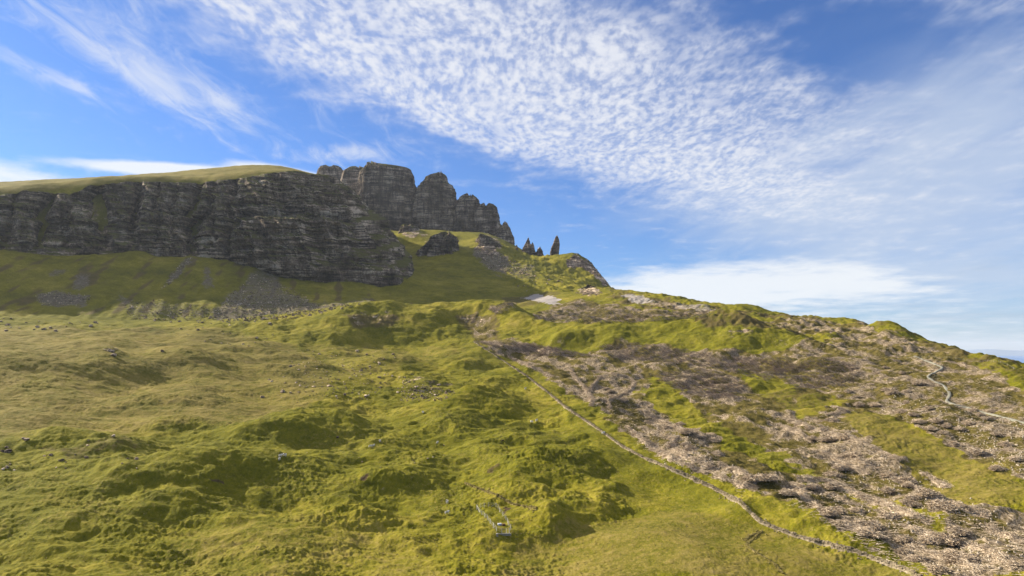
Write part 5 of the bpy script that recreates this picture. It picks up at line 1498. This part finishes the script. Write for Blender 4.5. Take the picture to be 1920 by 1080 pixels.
# ---- the fenced pen with its tank
pen = hit(930, 975)
POSTS = [(894, 955), (897, 960), (903, 965), (909, 970), (914, 975), (919, 982), (925, 990), (931, 996), (941, 1000), (950, 1001), (955, 1000), (958, 993), (953, 985), (952, 981), (948, 975), (943, 968), (937, 960), (934, 955), (930, 951),
         (916, 950.5), (908, 951), (901, 952)]
fr = bpy.data.objects.new('wire_fence', None); C.objects.link(fr); fr.location = pen
fr['label'] = 'narrow fenced pen of white posts and wire in the lower pasture'; fr['category'] = 'fence'
pv_, pq_ = boxes(np.array([[0, 0, 0.55]]), np.array([[0.065, 0.065, 0.85]]), np.array([0.3]), None, 0.04)
post_me = mesh_np('post', pv_, pq_, False); post_me.materials.append(M_POST)
base_pts = []
for (u, v) in POSTS:
    h = hit(u, v); base_pts.append(h)
    o = bpy.data.objects.new('post', post_me); C.objects.link(o); o.parent = fr
    o.location = h - pen; o.rotation_euler = (random.uniform(-.06, .06), random.uniform(-.06, .06), random.uniform(0, 1.5)); o.scale = (1, 1, random.uniform(0.95, 1.15))
bp = np.array(base_pts) - pen
A_ = np.concatenate([bp + [0, 0, z_] for z_ in (0.35, 0.7, 1.05, 1.3)]); B_ = np.concatenate([np.roll(bp, -1, 0) + [0, 0, z_] for z_ in (0.35, 0.7, 1.05, 1.3)])
v, q = sticks(A_, B_, np.full(len(A_), 0.014), np.full(len(A_), 0.014))
link('wire', mesh_np('wire', v, q, False), M_WIRE, fr)
for (i_, j_) in ((0, 2), (18, 19), (10, 11)):
    v, q = sticks(bp[[i_]] + [0, 0, 1.25], bp[[i_]] * 0.35 + bp[[j_]] * 0.65 + [0, 0, 0.1], np.array([0.055]), np.array([0.055]))
    link('brace', mesh_np('brace', v, q, False), M_POST, fr)


def soft_box(name, cx, cy, cz, sx, sy, sz, mat, parent, bev=0.06, yaw=0.0):
    import bmesh
    bm = bmesh.new(); bmesh.ops.create_cube(bm, size=1.0)
    for v_ in bm.verts: v_.co = Vector((v_.co.x * sx, v_.co.y * sy, v_.co.z * sz))
    bmesh.ops.bevel(bm, geom=bm.edges[:], offset=bev, segments=3, affect='EDGES', profile=0.5)
    me_ = bpy.data.meshes.new(name); bm.to_mesh(me_); bm.free()
    o_ = link(name, me_, mat, parent); o_.location = (cx, cy, cz); o_.rotation_euler = (0, 0, yaw)
    return o_


h = hit(937, 985)
tank = bpy.data.objects.new('water_tank', None); C.objects.link(tank); tank.location = h
tank['label'] = 'small pale blue-white tank with brown lid lying inside the fenced pen'; tank['category'] = 'water tank'
soft_box('shell', 0, 0, 0.25, 1.2, 0.75, 0.65, M_TANK, tank, 0.12, 0.3)
soft_box('lid', 1.15, -0.35, 0.28, 0.9, 0.7, 0.5, M_RUST, tank, 0.06, 0.3)
h = hit(945, 1003)
dam = bpy.data.objects.new('concrete_sill', None); C.objects.link(dam); dam.location = h
dam['label'] = 'low pale concrete sill at the lower end of the fenced pen'; dam['category'] = 'concrete sill'
soft_box('wall', 0, 0, 0.1, 4.0, 0.4, 0.7, M_CONC, dam, 0.05, 0.06)
soft_box('buttress', -1.9, -0.5, 0.1, 0.6, 0.8, 0.9, M_CONC, dam, 0.05, 0.06)

# ---- a post-and-wire march fence along the right-hand shoulder
mf_pts, L = pline([(1690, 672), (1750, 671), (1820, 674), (1870, 684), (1925, 692)], 6.0)
mf = bpy.data.objects.new('boundary_fence', None); C.objects.link(mf)
p0 = np.array([*mf_pts[0], float(ground(mf_pts[0, 0], mf_pts[0, 1]))]); mf.location = p0
mf['label'] = 'thin post and wire fence along the green shoulder above the footpath'; mf['category'] = 'fence'
pv_, pq_ = boxes(np.array([[0, 0, 0.5]]), np.array([[0.055, 0.055, 0.75]]), np.array([0.3]), None, 0.04)
thin_me = mesh_np('post', pv_, pq_, False); thin_me.materials.append(M_BOUGH)
pp = np.stack([mf_pts[:, 0], mf_pts[:, 1], ground(mf_pts[:, 0], mf_pts[:, 1])], 1) - p0
for k_ in range(min(len(pp), 95)):
    o = bpy.data.objects.new('post', thin_me); C.objects.link(o); o.parent = mf; o.location = pp[k_]; o.rotation_euler = (random.uniform(-.05, .05), random.uniform(-.05, .05), 0)
A_ = np.concatenate([pp[:-1] + [0, 0, z_] for z_ in (0.4, 0.8, 1.2)]); B_ = np.concatenate([pp[1:] + [0, 0, z_] for z_ in (0.4, 0.8, 1.2)])
v, q = sticks(A_, B_, np.full(len(A_), 0.014), np.full(len(A_), 0.014))
link('wire', mesh_np('wire', v, q, False), M_WIRE, mf)

# ---- rushes and rough tussocks over the near pasture
rng = np.random.default_rng(103); acc = []
TZ = [([(-10, 860), (300, 880), (640, 900), (900, 940), (1000, 1000), (1250, 960), (1400, 985), (1640, 1045), (1700, 1085), (-10, 1085)], 400), ([(850, 940), (1000, 950), (1020, 1010), (800, 1040), (700, 1060), (760, 1000)], 250),
      ([(1575, 775), (1640, 770), (1760, 830), (1900, 905), (1925, 975), (1800, 960), (1700, 882), (1590, 806)], 250)]
for poly, n in TZ:
    p_ = np.array(poly, float)
    u = rng.uniform(p_[:, 0].min(), p_[:, 0].max(), n * 3); v = rng.uniform(p_[:, 1].min(), p_[:, 1].max(), n * 3)
    cnt = 0
    for a_, b_ in zip(u, v):
        if cnt >= n: break
        if not inside(poly, a_, b_): continue
        if float(n2(a_ / 60, b_ / 26, 81)) + 0.5 * float(n2(a_ / 18, b_ / 9, 82)) < rng.uniform(-0.5, 0.45): continue
        h = hit(a_, b_)
        if h is not None: acc.append(h); cnt += 1
acc = np.array(acc); n = len(acc)
A_, B_, rr_ = [], [], []
for k_ in range(5):
    yaw = rng.uniform(0, 6.28, n); sp = rng.uniform(0.05, 0.28, n); hh_ = rng.uniform(0.10, 0.22, n)
    A_.append(acc + np.stack([0.12 * np.cos(yaw), 0.12 * np.sin(yaw), np.full(n, -0.05)], 1))
    B_.append(acc + np.stack([sp * np.cos(yaw) + 0.08, sp * np.sin(yaw), hh_], 1)); rr_.append(rng.uniform(0.07, 0.15, n))
v, q = sticks(np.concatenate(A_), np.concatenate(B_), np.concatenate(rr_), np.concatenate(rr_) * 0.2)
link('grass_tussocks', mesh_np('grass_tussocks', v, q, False), M_RUSH, kind='stuff')

# ------------------------------------------------------------------ the air
m = bpy.data.materials.new('haze_air'); m.use_nodes = True
t = NT(m.node_tree)
vol = t.node('ShaderNodeVolumePrincipled', {'Color': (0.80, 0.88, 1.0), 'Density': 0.000023, 'Anisotropy': 0.2})
t.node('ShaderNodeOutputMaterial', {'Volume': vol.outputs[0]})
X0, X1, Y0, Y1, Z0, Z1 = -50000, 50000, -3000, 52000, -300, 520
hv_ = np.array([[x, y, z] for x in (X0, X1) for y in (Y0, Y1) for z in (Z0, Z1)], float)
hq = np.array([[0, 1, 3, 2], [4, 6, 7, 5], [0, 4, 5, 1], [2, 3, 7, 6], [0, 2, 6, 4], [1, 5, 7, 3]])
link('haze', mesh_np('haze', hv_, hq, False), m, kind='stuff')
